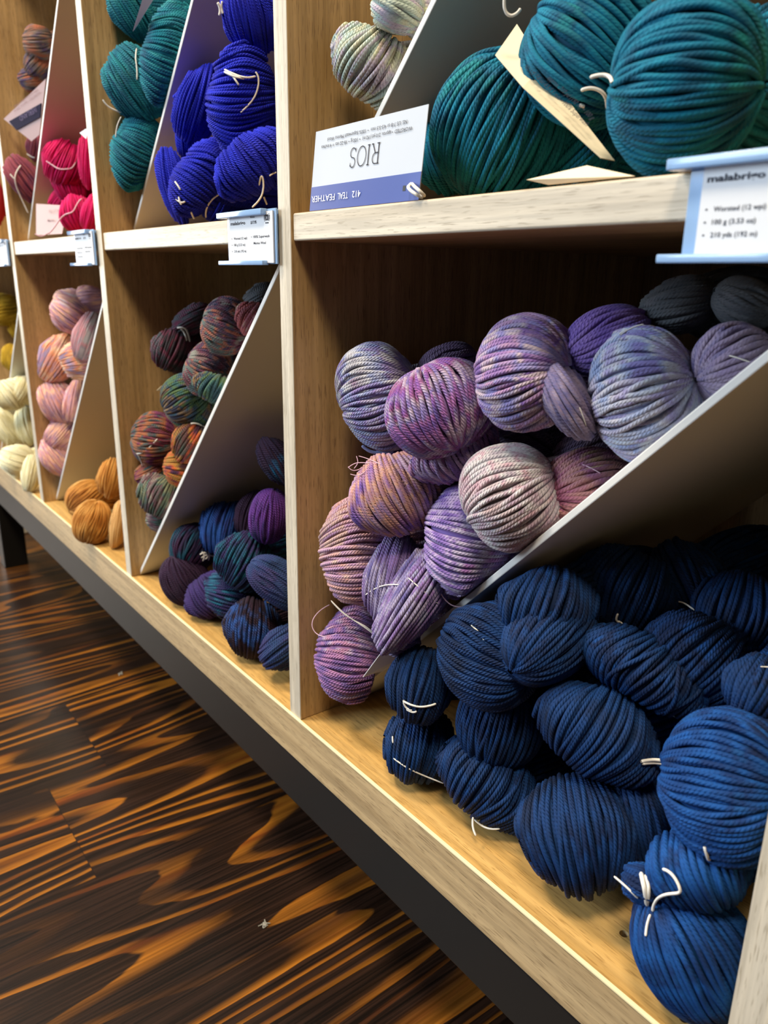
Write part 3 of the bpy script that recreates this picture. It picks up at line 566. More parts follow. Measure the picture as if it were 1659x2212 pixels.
 ('D5', 'tealnavy', 'w', 'L2b', 'two-lobed teal, navy and violet skein in the middle of the blue and purple pile', [[-0.142,0.035,0.0871,0.1189,0.5763,0.8085,-0.5491,-0.6403,0.5372,0.0291,0.0319,0.029,0.36], [-0.1681,0.035,0.0435,0.5155,0.8195,-0.2504,-0.2165,0.4073,0.8873,0.0322,0.0283,0.0285,0.36], [-0.2181,0.03,0.0257,0.5243,0.4018,-0.7508,0.1266,0.8351,0.5353,0.0245,0.0306,0.0265,0.36,'purple2']]),
 ('D6', 'denim', 'w', 'L2b', 'slate blue skein half hidden by the oak divider', [[-0.0759,0.035,0.0867,0.7204,0.4934,-0.4875,0.0359,0.6754,0.7366,0.0318,0.0202,0.0241,0.82]]),
 ('D7', 'maroonblue', 'w', 'L2b', 'very dark maroon skein with a blue end resting on the board', [[-0.1083,0.0225,0.0311,-0.2803,0.3718,0.885,-0.5242,-0.8316,0.1834,0.0302,0.0283,0.0286,0.36]]),
 ('D8', 'denim', 'w', 'L2b', 'violet and blue striped skein lowest beside the oak divider', [[-0.0529,0.025,0.0312,0.1557,0.8282,0.5383,-0.6121,-0.3468,0.7107,0.0242,0.0199,0.024,0.36]]),
 ('P1', 'pink', 'l', 'L3a', 'dusty pink fine-strand skein on top of the pink pile', [[-0.6836,0.05,0.3055,0.252,0.7783,-0.5752,0.1247,0.5633,0.8168,0.0341,0.0328,0.031,0.36], [-0.6743,0.07,0.3227,0.2848,0.9422,0.1767,-0.0815,-0.1599,0.9838,0.0236,0.021,0.0245,0.36]]),
 ('P2', 'pinkorange', 'l', 'L3a', 'pink and lavender fine-strand skein with a vivid apricot band', [[-0.7503,0.04,0.2328,0.0767,0.5947,0.8003,-0.263,-0.7621,0.5916,0.0404,0.0306,0.0298,0.36], [-0.6629,0.045,0.2383,0.2657,0.9572,0.1146,-0.1276,-0.0829,0.9883,0.0278,0.0291,0.0283,0.36]]),
 ('P3', 'pink', 'l', 'L3a', 'peach-pink fine-strand skein in the middle of the pink pile', [[-0.751,0.0325,0.1666,0.2112,0.2522,-0.9444,0.1978,0.9351,0.2939,0.0368,0.0297,0.0293,0.36], [-0.7123,0.045,0.1728,-0.0541,0.3277,0.9432,-0.2983,-0.9068,0.2979,0.0348,0.0153,0.0214,0.36]]),
 ('P4', 'pink', 'l', 'L3a', 'rose fine-strand skein lowest in the pink pile with a twisted loop', [[-0.7517,0.035,0.1147,0.0447,0.7013,0.7115,-0.3072,-0.668,0.6778,0.0317,0.0259,0.0273,0.36], [-0.758,0.025,0.0771,0.2957,0.4037,-0.8658,0.1216,0.883,0.4533,0.0363,0.0261,0.0274,0.36]]),
 ('P5', 'pinkgrey', 'l', 'L3a', 'silvery pink fine-strand skein lying along the white panel edge', [[-0.6331,0.05,0.2751,0.0633,0.434,0.8987,-0.2904,-0.8535,0.4326,0.0353,0.0193,0.0236,0.36]]),
 ('Q1', 'amber', 'l', 'L3b', 'golden amber fine-strand skein bunched on the board', [[-0.6444,0.03,0.0338,-0.0537,0.9026,0.4271,-0.3546,-0.4171,0.8368,0.0304,0.029,0.0289,0.82], [-0.5406,0.005,0.029,-0.0199,0.3173,0.9481,-0.3468,-0.8916,0.2911,0.0306,0.0267,0.0277,0.82]]),
 ('Q2', 'amber', 'l', 'L3b', 'amber skein loop standing upright against the oak divider', [[-0.585,0.05,0.0761,-0.149,0.3037,0.941,-0.3477,-0.907,0.2377,0.03,0.02,0.024,0.36]]),
 ('Q3', 'amberlight', 'l', 'L3b', 'pale amber twisted skein end beside the divider foot', [[-0.5021,0.0275,0.0323,-0.2042,0.3057,0.93,-0.3602,-0.9068,0.219,0.0353,0.0113,0.0192,0.36]]),
 ('M1', 'mustard', 'l', 'L4a', 'mustard skein with frizzy top at the left edge of the picture', [[-1.1478,0.055,0.291,0.1809,0.9238,0.3375,-0.1081,-0.3224,0.9404,0.0323,0.0306,0.0298,0.36], [-1.1502,0.075,0.2582,0.1109,0.2277,-0.9674,0.1965,0.9492,0.246,0.0312,0.0191,0.0235,0.36]]),
 ('M2', 'mustard', 'l', 'L4a', 'lower mustard skein just above the cream ones', [[-1.0977,0.05,0.2042,-0.0484,0.2178,0.9748,-0.2246,-0.9533,0.2019,0.0271,0.0237,0.0261,0.36]]),
 ('N1', 'cream', 'l', 'L4b', 'fluffy cream skein on top of the cream pile', [[-0.9921,0.015,0.1495,0.2288,0.5686,-0.7901,0.0807,0.7978,0.5975,0.0289,0.0305,0.0289,0.36], [-0.9831,0.0325,0.1576,-0.0363,0.4025,0.9147,-0.2476,-0.8904,0.3819,0.0273,0.0209,0.0245,0.36]]),
 ('N2', 'cream', 'l', 'L4b', 'cream skein with drooping loops at the left edge of the picture', [[-1.0489,0.01,0.0821,0.2368,0.3999,-0.8855,0.0985,0.8968,0.4313,0.0418,0.0234,0.0259,0.36]]),
 ('N3', 'cream', 'l', 'L4b', 'rounded cream skein in the middle beside the divider', [[-1.0314,0.045,0.083,0.1918,0.0689,-0.979,0.196,0.9748,0.107,0.0372,0.0254,0.027,0.36]]),
 ('N4', 'cream', 'l', 'L4b', 'lowest cream skein spilling towards the board edge', [[-0.9766,0.01,0.0312,0.2783,0.8268,-0.4887,-0.0794,0.5269,0.8462,0.0344,0.0294,0.0292,0.36]]),
 ('N5', 'cream', 'l', 'L4b', 'cream skein end squeezed against the foot of the oak divider', [[-0.8654,0.005,0.0316,-0.1585,0.3038,0.9395,-0.2644,-0.9298,0.256,0.0339,0.0169,0.0223,0.36]]),
 ('E1', 'pale', 'w', 'U1a', 'pastel cream, mint and lilac skein against the oak divider above the paper tag', [[0.053,0.045,0.4933,0.503,0.3768,0.7778,-0.3671,-0.7216,0.587,0.0226,0.0313,0.0254,0.36]]),
 ('E2', 'pale', 'w', 'U1a', 'pale mint skein at the top edge of the picture beside the white panel', [[0.0767,0.045,0.5237,0.5217,0.8033,-0.2872,0.3959,0.0702,0.9156,0.0178,0.0162,0.0219,0.36]]),
 ('F1', 'teal', 'w', 'U1b', 'large teal skein nearest the camera at upper right, out of focus', [[0.2973,0.03,0.441,0.9085,0.4087,-0.0875,0.1555,-0.136,0.9784,0.0304,0.0353,0.0297,0.82]]),
 ('F2', 'teal', 'w', 'U1b', 'dark teal skein hanging down at the top centre behind the nearest one', [[0.219,0.06,0.4721,0.6409,0.4455,-0.6251,0.5857,0.2424,0.7734,0.0336,0.0352,0.0314,0.82]]),
 ('F3', 'teal', 'w', 'U1b', 'teal skein lying on the shelf right of the upright paper tag', [[0.1614,0.06,0.4432,0.5127,0.0618,0.8563,-0.6009,-0.6866,0.4093,0.0392,0.0447,0.0345,0.82], [0.0899,0.075,0.4367,0.1916,0.4,-0.8963,0.6391,0.6422,0.4232,0.0235,0.0187,0.0233,0.36]]),
 ('F4', 'teal', 'w', 'U1b', 'teal skein in shadow at the top right corner', [[0.3007,0.09,0.4618,0.5878,0.1142,0.8009,-0.6593,-0.5062,0.556,0.0174,0.0271,0.0226,0.36]]),
 ('F5', 'teal', 'w', 'U1b', 'shadowed teal skein lying on the shelf behind the folded paper tag', [[0.1927,0.09,0.4305,0.6532,0.4295,0.6235,-0.4171,-0.4832,0.7698,0.0258,0.0219,0.0251,0.36]]),
 ('G1', 'tealgreen', 'w', 'U2a', 'green-teal skein at the top of its pile with a tag edge against it', [[-0.357,0.0425,0.6165,-0.0073,0.5898,-0.8075,0.4381,0.7278,0.5276,0.0318,0.0215,0.0248,0.36]]),
 ('G2', 'tealgreen', 'w', 'U2a', 'long green-teal skein sloping down along the white panel', [[-0.2744,0.045,0.56,0.3142,0.9004,-0.3009,0.3197,0.198,0.9266,0.0272,0.0462,0.028,0.36]]),
 ('G3', 'tealgreen', 'w', 'U2a', 'green-teal skein with a hanging white thread in the middle of its pile', [[-0.3383,0.035,0.5452,0.0368,0.5556,-0.8307,0.4049,0.7517,0.5207,0.0361,0.0326,0.0309,0.36]]),
 ('G4', 'tealgreen', 'w', 'U2a', 'bluish teal skein tapering to a point at the bottom of its pile', [[-0.3492,0.035,0.4833,0.2994,0.898,-0.3223,0.2321,0.2591,0.9375,0.0269,0.0399,0.0278,0.36]]),
 ('I1', 'royal', 'w', 'U2b', 'royal blue skein at the top of its pile with a fuzzy white tie beside it', [[-0.125,0.05,0.5607,-0.0726,0.394,-0.9162,0.5258,0.7958,0.3005,0.0287,0.0217,0.0249,0.36]]),
 ('I2', 'royal', 'w', 'U2b', 'royal blue skein with a frayed white tie tail across its middle', [[-0.1241,0.04,0.4976,0.5658,0.8161,-0.1176,0.2077,-0.003,0.9782,0.0285,0.0439,0.0287,0.36]]),
 ('I3', 'royal', 'w', 'U2b', 'royal blue skein leaning on the grey panel left of the frayed one', [[-0.2292,0.05,0.5119,0.3267,0.3126,0.8919,-0.3143,-0.8541,0.4145,0.0361,0.0222,0.0252,0.36], [-0.249,0.05,0.4898,0.1889,0.0517,0.9806,-0.3931,-0.9111,0.1238,0.0255,0.0145,0.021,0.36]]),
 ('I4', 'royal', 'w', 'U2b', 'lower left royal blue skein resting on the shelf edge', [[-0.1904,0.03,0.4432,0.3018,0.786,-0.5395,0.3082,0.4551,0.8354,0.0236,0.0374,0.026,0.36], [-0.2471,0.03,0.442,-0.0036,0.2319,-0.9727,0.4043,0.89,0.2106,0.0362,0.0155,0.0215,0.36]]),
 ('I5', 'royal', 'w', 'U2b', 'lower right royal blue skein above the price card, white ties curling below', [[-0.0885,0.03,0.4465,0.1996,0.5749,-0.7935,0.4464,0.6675,0.596,0.0231,0.0369,0.0257,0.36]]),
 ('I6', 'royal', 'w', 'U2b', 'royal blue skein in shadow filling the gap behind the lower two', [[-0.2282,0.07,0.4339,0.2784,0.3897,0.8778,-0.3533,-0.8083,0.4709,0.0265,0.022,0.0251,0.36]]),
 ('J1', 'rust', 'w', 'U3a', 'rust and grey skein with a navy base above a tilted paper tag', [[-0.7202,0.05,0.6595,0.315,0.9194,0.2355,0.1465,-0.2923,0.945,0.0206,0.0217,0.0243,0.36], [-0.7351,0.05,0.6365,0.33,0.6344,0.699,-0.0509,-0.7274,0.6843,0.0199,0.0187,0.0233,0.36], [-0.7522,0.0475,0.6195,0.3021,0.9172,0.2597,0.1104,-0.3043,0.9462,0.0215,0.0179,0.0228,0.36]]),
 ('J2', 'plumrose', 'w', 'U3a', 'plum and rose skein with a long white tie at the foot of the white panel', [[-0.7494,0.02,0.4871,0.0551,0.5512,-0.8325,0.2543,0.7986,0.5456,0.036,0.0224,0.0253,0.36], [-0.7509,0.04,0.5335,0.1923,0.235,0.9528,-0.2121,-0.938,0.2742,0.021,0.0136,0.0205,0.36]]),
 ('K1', 'fuchsia', 'l', 'U3b', 'bright fuchsia skein with a white tie sagging across it', [[-0.6394,0.0475,0.4988,0.2256,0.4014,0.8877,-0.2064,-0.8708,0.4462,0.0304,0.0327,0.0297,0.36], [-0.6464,0.05,0.4743,-0.0126,0.2715,-0.9624,0.2993,0.9193,0.2554,0.031,0.0214,0.0248,0.36]]),
 ('K2', 'fuchsia', 'l', 'U3b', 'fuchsia skein half hidden by the oak divider', [[-0.5541,0.05,0.497,0.1496,0.0748,0.9859,-0.293,-0.949,0.1165,0.0342,0.0143,0.0209,0.36]]),
 ('K3', 'fuchsia', 'l', 'U3b', 'lower fuchsia skein on the shelf behind the price card', [[-0.5695,0.035,0.4315,0.0039,0.2191,-0.9757,0.2984,0.931,0.2102,0.0251,0.0239,0.0262,0.36], [-0.5176,0.035,0.4306,0.1516,0.2734,0.9499,-0.2725,-0.9122,0.3061,0.0241,0.0132,0.0202,0.36]]),
 ('K4', 'fuchsia', 'l', 'U3b', 'dim fuchsia skein lying behind the small pink tag', [[-0.6903,0.055,0.461,0.2576,0.6916,0.6748,-0.1336,-0.6661,0.7338,0.0273,0.0161,0.0219,0.36]]),  # the tag is white paper; its pink is bounce light put into colour
 ('R1', 'redwool', 'l', 'U4b', 'dark red skein cut off at the left edge of the picture', [[-1.0645,0.035,0.4743,0.0936,0.1086,0.9897,-0.1952,-0.9727,0.1252,0.0471,0.0251,0.0268,0.36]]),
]
for args in HANKS: skein(*args)
TIES = [
 ('A10', 0.00045, STRING, [(0.1031,0.0046,0.144),(0.1062,0.0064,0.1472),(0.1097,0.0082,0.1502),(0.1139,0.0098,0.1529),(0.1194,0.0107,0.1556),(0.126,0.0109,0.1581),(0.1334,0.0105,0.1606)]),
 ('A10', 0.00045, STRING, [(0.1387,0.0142,0.1665),(0.1437,0.0149,0.1645),(0.1484,0.0169,0.1615),(0.1521,0.0211,0.1566),(0.1547,0.0271,0.1502)]),
 ('A8', 0.00045, STRING, [(0.0643,0.0006,0.1269),(0.0675,0.0027,0.1236),(0.0709,0.0049,0.1203),(0.0744,0.0075,0.1171),(0.0782,0.0105,0.114),(0.0822,0.0137,0.1111),(0.0865,0.0171,0.108),(0.0913,0.0205,0.1043),(0.0962,0.0238,0.1003)]),
 ('A8', 0.00040, STRING, [(0.0647,0.0007,0.1263),(0.0683,0.003,0.1224),(0.0719,0.0054,0.1188),(0.0755,0.0082,0.1159),(0.0791,0.0113,0.1134),(0.0827,0.0146,0.1112),(0.0866,0.0178,0.1087),(0.0908,0.0208,0.1053),(0.0953,0.0236,0.1015)]),
 ('A11', 0.00035, PINK_STRING, [(0.0304,0.0217,0.1058),(0.0289,0.0177,0.1038),(0.0277,0.0138,0.1013),(0.0271,0.0102,0.0981),(0.0273,0.0074,0.0946),(0.0284,0.006,0.091),(0.0303,0.006,0.0878),(0.0329,0.0069,0.0855),(0.0372,0.0078,0.0849),(0.0429,0.0083,0.0862),(0.0481,0.0092,0.0882),(0.0513,0.0111,0.09),(0.0529,0.0136,0.0914)]),
 ('A11', 0.00030, PINK_STRING, [(0.0418,0.0086,0.0868),(0.0417,0.0102,0.089),(0.042,0.012,0.091),(0.0438,0.0137,0.093),(0.0468,0.0151,0.095)]),
 ('A9', 0.00045, PINK_STRING, [(0.151,0.0298,0.1622),(0.1534,0.03,0.1583),(0.156,0.0306,0.1547),(0.1589,0.0319,0.1518),(0.1618,0.0337,0.1498),(0.1646,0.0361,0.1489),(0.1674,0.0389,0.1487)]),
 ('A6', 0.00030, PINK_STRING, [(0.0859,0.0013,0.2343),(0.0874,0.0035,0.2362),(0.089,0.0058,0.2375),(0.0914,0.0082,0.238),(0.0952,0.01,0.2384),(0.1004,0.0113,0.2392),(0.1059,0.0126,0.2401)]),
 ('A6', 0.00030, PINK_STRING, [(0.0848,0.0021,0.2347),(0.0865,0.0029,0.2331),(0.088,0.0043,0.2323),(0.0892,0.0065,0.2325),(0.0902,0.0093,0.2335)]),
 ('A6', 0.00030, PINK_STRING, [(0.0912,-0.0005,0.2311),(0.0935,0.0013,0.2305),(0.096,0.003,0.2307),(0.0985,0.0042,0.2321),(0.1011,0.0053,0.2343)]),
 ('A6', 0.00030, PINK_STRING, [(0.0673,0.0216,0.2364),(0.0686,0.0217,0.2341),(0.0693,0.0214,0.2319),(0.069,0.0204,0.2297),(0.068,0.0191,0.2276)]),
 ('A6', 0.00030, PINK_STRING, [(0.0911,0.0066,0.2429),(0.0943,0.0092,0.242),(0.0982,0.0111,0.2411),(0.103,0.012,0.2404),(0.1083,0.0124,0.2396)]),
 ('A4', 0.00040, STRING, [(0.2613,0.0511,0.3344),(0.2625,0.0527,0.3358),(0.2635,0.0553,0.337),(0.2644,0.059,0.338),(0.2658,0.0628,0.3385),(0.2674,0.0666,0.3386),(0.2685,0.0712,0.3383)]),
 ('A4', 0.00035, STRING, [(0.2631,0.0495,0.3341),(0.2642,0.0521,0.3359),(0.2656,0.0545,0.3375),(0.2677,0.0565,0.3388),(0.2701,0.0584,0.3398)]),
 ('A4', 0.00035, STRING, [(0.3163,0.0625,0.3276),(0.3189,0.0634,0.3271),(0.3216,0.0648,0.3262),(0.3246,0.0672,0.325),(0.3275,0.0705,0.3234)]),
 ('A7', 0.00035, PINK_STRING, [(0.236,0.0633,0.2581),(0.2393,0.0638,0.2575),(0.2423,0.0644,0.2567),(0.2447,0.0654,0.2557),(0.2468,0.0666,0.2546)]),
 ('A3', 0.00035, STRING, [(0.2539,0.0333,0.2967),(0.2547,0.0341,0.2942),(0.2553,0.0352,0.2917),(0.2555,0.0366,0.2891),(0.2555,0.0381,0.2865)]),
 ('A1', 0.00130, YARN["lilacgrey"], [(0.0627,0.0299,0.2425),(0.0644,0.0315,0.2405),(0.0665,0.0336,0.2387),(0.0688,0.0364,0.2376),(0.0716,0.0399,0.2373),(0.0744,0.0438,0.2377),(0.0774,0.0479,0.2385)]),
 ('B1', 0.00080, STRING, [(0.1558,-0.0014,0.0856),(0.1582,-0.0006,0.0852),(0.1606,0.0005,0.0848),(0.163,0.0022,0.0843),(0.1652,0.0043,0.084),(0.1672,0.0067,0.0841),(0.1688,0.0092,0.0845),(0.1701,0.0117,0.085),(0.1712,0.0143,0.0857)]),
 ('B1', 0.00080, STRING, [(0.1557,-0.0014,0.0866),(0.1562,-0.001,0.0836),(0.1572,-0.0003,0.0814),(0.159,0.0005,0.0804),(0.1614,0.0015,0.0801)]),
 ('B1', 0.00075, STRING, [(0.1573,-0.0,0.0797),(0.1599,0.0008,0.0793),(0.1618,0.0017,0.0791),(0.1631,0.0027,0.0794),(0.1639,0.0035,0.0803)]),
 ('B1', 0.00055, STRING, [(0.1424,0.0015,0.032),(0.1478,0.0036,0.03),(0.1526,0.0065,0.0277),(0.1564,0.0107,0.0248),(0.1601,0.0157,0.0217),(0.1648,0.0206,0.0192),(0.1703,0.0251,0.0173)]),
 ('B1', 0.00060, STRING, [(0.1355,0.0058,0.0449),(0.1366,0.0051,0.0429),(0.1376,0.0046,0.0408)]),
 ('B2', 0.00060, STRING, [(0.1979,0.0171,0.1535),(0.2002,0.0174,0.1526),(0.2035,0.0169,0.1519),(0.2078,0.0158,0.151),(0.212,0.0149,0.1496)]),
 ('B8', 0.00075, STRING, [(0.2541,0.0883,0.1633),(0.2533,0.0885,0.1603),(0.253,0.0891,0.1581),(0.2534,0.0901,0.157),(0.2543,0.0914,0.1568)]),
 ('B8', 0.00055, STRING, [(0.2542,0.0916,0.1568),(0.2556,0.0922,0.1556),(0.2562,0.0941,0.1531),(0.2554,0.098,0.1487),(0.2538,0.1032,0.143)]),
 ('B9', 0.00060, STRING, [(0.2691,0.1243,0.1672),(0.2716,0.1254,0.168),(0.2747,0.126,0.1681),(0.2785,0.1261,0.1674),(0.2828,0.1258,0.1661)]),
 ('B10', 0.00055, STRING, [(0.2983,0.0806,0.1199),(0.3001,0.0811,0.1191),(0.3019,0.0816,0.1183),(0.3039,0.0822,0.1175),(0.3058,0.0828,0.1167)]),
 ('B3', 0.00110, STRING, [(0.3081,0.0456,0.1046),(0.3094,0.0492,0.1045),(0.311,0.0526,0.1044),(0.3132,0.0552,0.1044),(0.3159,0.0573,0.1047)]),
 ('B3', 0.00090, STRING, [(0.309,0.046,0.1034),(0.31,0.0497,0.1028),(0.3114,0.0531,0.1024),(0.3133,0.0555,0.1023),(0.3156,0.0573,0.1024)]),
 ('B11', 0.00030, STRING, [(0.3569,0.0594,0.1806),(0.3576,0.0602,0.1806),(0.3582,0.0609,0.1806),(0.359,0.0615,0.1807),(0.3599,0.062,0.1808)]),
 ('B4', 0.00075, STRING, [(0.2099,0.0162,0.0184),(0.2111,0.0149,0.0161),(0.2126,0.0138,0.0139),(0.2144,0.0132,0.0118),(0.2166,0.0129,0.0097)]),
 ('B4', 0.00065, STRING, [(0.2093,0.0182,0.0152),(0.212,0.019,0.0139),(0.2148,0.0198,0.0131),(0.218,0.0207,0.0131),(0.221,0.0219,0.0136),(0.2234,0.0237,0.0141),(0.2254,0.0259,0.0147)]),
 ('B7', 0.00060, STRING, [(0.3289,-0.0004,0.0664),(0.3324,-0.0005,0.0661),(0.336,-0.0007,0.0658),(0.3395,-0.0003,0.0646),(0.3427,0.0011,0.0622)]),
 ('B7', 0.00120, STRING, [(0.3405,0.0047,0.0745),(0.3433,0.0021,0.0735),(0.3456,0.0006,0.0713),(0.3466,0.0014,0.0663),(0.3464,0.0043,0.0588)]),
 ('B7', 0.00090, STRING, [(0.3426,0.0052,0.0742),(0.3453,0.0031,0.0737),(0.3473,0.0017,0.072),(0.3478,0.0017,0.0678),(0.347,0.0033,0.0614)]),
 ('B7', 0.00080, STRING, [(0.3535,0.0011,0.088),(0.3559,0.0007,0.089),(0.3582,0.0004,0.0892),(0.3605,0.0001,0.0885),(0.3625,-0.0002,0.0871),(0.364,-0.0005,0.0854),(0.3644,-0.0005,0.0836),(0.3633,-0.0006,0.0819),(0.3612,-0.0007,0.0801),(0.3587,-0.0009,0.0779),(0.356,-0.0006,0.0747),(0.3534,0.0005,0.0703),(0.3516,0.0018,0.0657),(0.3507,0.0025,0.0621),(0.3506,0.0027,0.0593)]),
 ('B7', 0.00070, STRING, [(0.3505,0.0011,0.0582),(0.3507,-0.0004,0.0556),(0.3511,-0.0017,0.0533),(0.3518,-0.003,0.0513),(0.3526,-0.0042,0.0495)]),
 ('B6', 0.00085, STRING, [(0.3686,0.0076,0.1084),(0.3693,0.0077,0.1066),(0.3698,0.0083,0.1046),(0.37,0.0096,0.1021),(0.3699,0.0117,0.0993)]),
 ('C1', 0.00110, STRING, [(-0.3038,0.0471,0.3051),(-0.301,0.0498,0.3055),(-0.2995,0.0524,0.3052),(-0.2996,0.0549,0.3036),(-0.3008,0.057,0.3003),(-0.3021,0.0588,0.2955),(-0.3031,0.0602,0.2899)]),
 ('C1', 0.00100, STRING, [(-0.3013,0.0497,0.3047),(-0.3021,0.0525,0.3022),(-0.3025,0.0545,0.2993),(-0.3019,0.0554,0.2955),(-0.3004,0.0554,0.2913)]),
 ('C5', 0.00075, STRING, [(-0.3253,0.0241,0.1815),(-0.3268,0.0202,0.1772),(-0.3294,0.0166,0.1728),(-0.333,0.0134,0.1686),(-0.3373,0.0105,0.1653),(-0.3414,0.0081,0.1636),(-0.3454,0.0059,0.1629)]),
 ('C6', 0.00090, STRING, [(-0.2508,0.033,0.2097),(-0.2499,0.0362,0.21),(-0.25,0.0402,0.2091),(-0.2517,0.0455,0.2063),(-0.2543,0.0516,0.2022)]),
 ('C5', 0.00060, STRING, [(-0.3449,0.0062,0.1629),(-0.3446,0.0078,0.1599),(-0.3459,0.0097,0.1562),(-0.3496,0.0122,0.1512),(-0.3549,0.0152,0.1455)]),
 ('D1', 0.00095, STRING, [(-0.2465,0.0328,0.0635),(-0.2465,0.0363,0.0646),(-0.2464,0.0393,0.0642),(-0.2462,0.0413,0.0619),(-0.2463,0.0415,0.0591),(-0.2465,0.0399,0.0575),(-0.2467,0.0369,0.0571)]),
 ('D1', 0.00095, STRING, [(-0.2472,0.0345,0.0591),(-0.2465,0.0378,0.0608),(-0.2465,0.0414,0.0612),(-0.2479,0.0455,0.0596),(-0.2508,0.0509,0.0567),(-0.2551,0.0578,0.0531),(-0.2603,0.0657,0.0495)]),
 ('D1', 0.00095, STRING, [(-0.2467,0.0352,0.0662),(-0.2459,0.0367,0.0639),(-0.2456,0.0374,0.0613),(-0.2462,0.0371,0.0582),(-0.2476,0.0361,0.0548)]),
 ('D1', 0.00095, STRING, [(-0.2485,0.0427,0.0652),(-0.2474,0.0435,0.0631),(-0.2473,0.0441,0.0604),(-0.2479,0.044,0.0573),(-0.249,0.0434,0.0538)]),
 ('F1', 0.00080, STRING, [(0.265,0.0063,0.4466),(0.2671,0.0068,0.4469),(0.2692,0.0076,0.447),(0.2712,0.0085,0.4468),(0.2735,0.0085,0.4458),(0.2762,0.0066,0.4441),(0.2792,0.0035,0.4419)]),
 ('F2', 0.00090, STRING, [(0.2333,0.0388,0.4509),(0.2353,0.0398,0.4514),(0.2373,0.0412,0.4516),(0.2391,0.0429,0.4512),(0.2406,0.0447,0.4503),(0.2414,0.0465,0.449),(0.2413,0.0484,0.4475),(0.2403,0.0508,0.4457),(0.2388,0.0536,0.4437)]),
 ('F2', 0.00090, STRING, [(0.2295,0.0435,0.4459),(0.23,0.0438,0.4454),(0.2305,0.0442,0.4451),(0.2309,0.0446,0.4449),(0.2312,0.0451,0.4448)]),
 ('F2', 0.00080, STRING, [(0.1913,0.0245,0.4976),(0.1908,0.025,0.4953),(0.1906,0.0257,0.4931),(0.191,0.0268,0.4913),(0.192,0.0282,0.4903),(0.1932,0.0294,0.4903),(0.1945,0.0304,0.491),(0.1955,0.031,0.4919),(0.1964,0.0314,0.493)]),
 ('G3', 0.00075, STRING, [(-0.3148,0.028,0.5716),(-0.3127,0.0263,0.5669),(-0.3111,0.0251,0.5621),(-0.3099,0.0248,0.5571),(-0.3093,0.0248,0.5522),(-0.3093,0.0246,0.5476),(-0.3097,0.0242,0.5431)]),
 ('G3', 0.00075, STRING, [(-0.346,0.0013,0.5279),(-0.3458,0.0036,0.5247),(-0.3452,0.0069,0.5218),(-0.3439,0.0118,0.5195),(-0.3421,0.0178,0.5176)]),
 ('G4', 0.00065, STRING, [(-0.338,0.016,0.513),(-0.3395,0.0139,0.509),(-0.3408,0.0122,0.5046),(-0.3421,0.0111,0.4996),(-0.3432,0.0104,0.4942)]),
 ('I2', 0.00080, STRING, [(-0.1104,0.0187,0.5166),(-0.1061,0.0205,0.5145),(-0.1022,0.0228,0.5126),(-0.0986,0.0256,0.5109),(-0.096,0.029,0.5101),(-0.0948,0.0331,0.5105),(-0.0943,0.0374,0.5118)]),
 ('I2', 0.00080, STRING, [(-0.1078,0.0194,0.5156),(-0.1052,0.0203,0.5136),(-0.1032,0.0215,0.5115),(-0.1025,0.0232,0.5093),(-0.1032,0.0255,0.5073)]),
 ('I2', 0.00080, STRING, [(-0.1093,0.0177,0.5147),(-0.1047,0.0195,0.5124),(-0.101,0.0219,0.5107),(-0.0986,0.0251,0.5098),(-0.0972,0.029,0.5094)]),
 ('I2', 0.00080, STRING, [(-0.1071,0.023,0.5141),(-0.1028,0.0222,0.511),(-0.1003,0.0225,0.5084),(-0.0994,0.0236,0.5064),(-0.0993,0.025,0.5046)]),
 ('I2', 0.00075, STRING, [(-0.0944,0.0376,0.5151),(-0.094,0.0388,0.5133),(-0.0938,0.0396,0.5107),(-0.094,0.0397,0.5069),(-0.0948,0.0389,0.5025),(-0.0962,0.0374,0.4981),(-0.0979,0.0348,0.4939),(-0.0999,0.0313,0.4898),(-0.1019,0.0271,0.4857)]),
 ('I1', 0.00120, STRING, [(-0.1252,0.0226,0.567),(-0.1251,0.0239,0.5651),(-0.1254,0.0247,0.5631),(-0.126,0.0249,0.5609),(-0.1269,0.0245,0.5585)]),
 ('I1', 0.00100, STRING, [(-0.1227,0.0254,0.5679),(-0.1238,0.0255,0.5654),(-0.1245,0.0257,0.5631),(-0.1245,0.026,0.5612),(-0.1242,0.0265,0.5595)]),
 ('I4', 0.00080, STRING, [(-0.1818,0.03,0.4106),(-0.1813,0.0297,0.4136),(-0.1794,0.0295,0.417),(-0.1762,0.0301,0.421),(-0.1735,0.0325,0.4252),(-0.1728,0.0371,0.4288),(-0.1733,0.0423,0.4315),(-0.1735,0.047,0.4332),(-0.1734,0.051,0.4342)]),
 ('I5', 0.00075, STRING, [(-0.0708,0.0247,0.4292),(-0.0682,0.0242,0.4328),(-0.0665,0.0242,0.435),(-0.066,0.025,0.4349),(-0.0664,0.026,0.4321),(-0.0672,0.0264,0.4272),(-0.0685,0.0254,0.4216),(-0.0704,0.0227,0.4168),(-0.0729,0.019,0.4126)]),
 ('I5', 0.00070, STRING, [(-0.0866,0.0374,0.4226),(-0.0865,0.0379,0.4212),(-0.0863,0.0385,0.4197),(-0.0861,0.0391,0.4182),(-0.0859,0.0398,0.4166)]),
 ('I5', 0.00065, STRING, [(-0.0641,0.0367,0.4391),(-0.0657,0.0361,0.4388),(-0.0668,0.0352,0.4383),(-0.0669,0.0336,0.4373),(-0.066,0.0314,0.4361)]),
 ('I4', 0.00080, STRING, [(-0.1857,0.0039,0.4393),(-0.1839,0.0043,0.4376),(-0.1824,0.0049,0.4359),(-0.1813,0.0056,0.4341),(-0.1806,0.0064,0.4323)]),
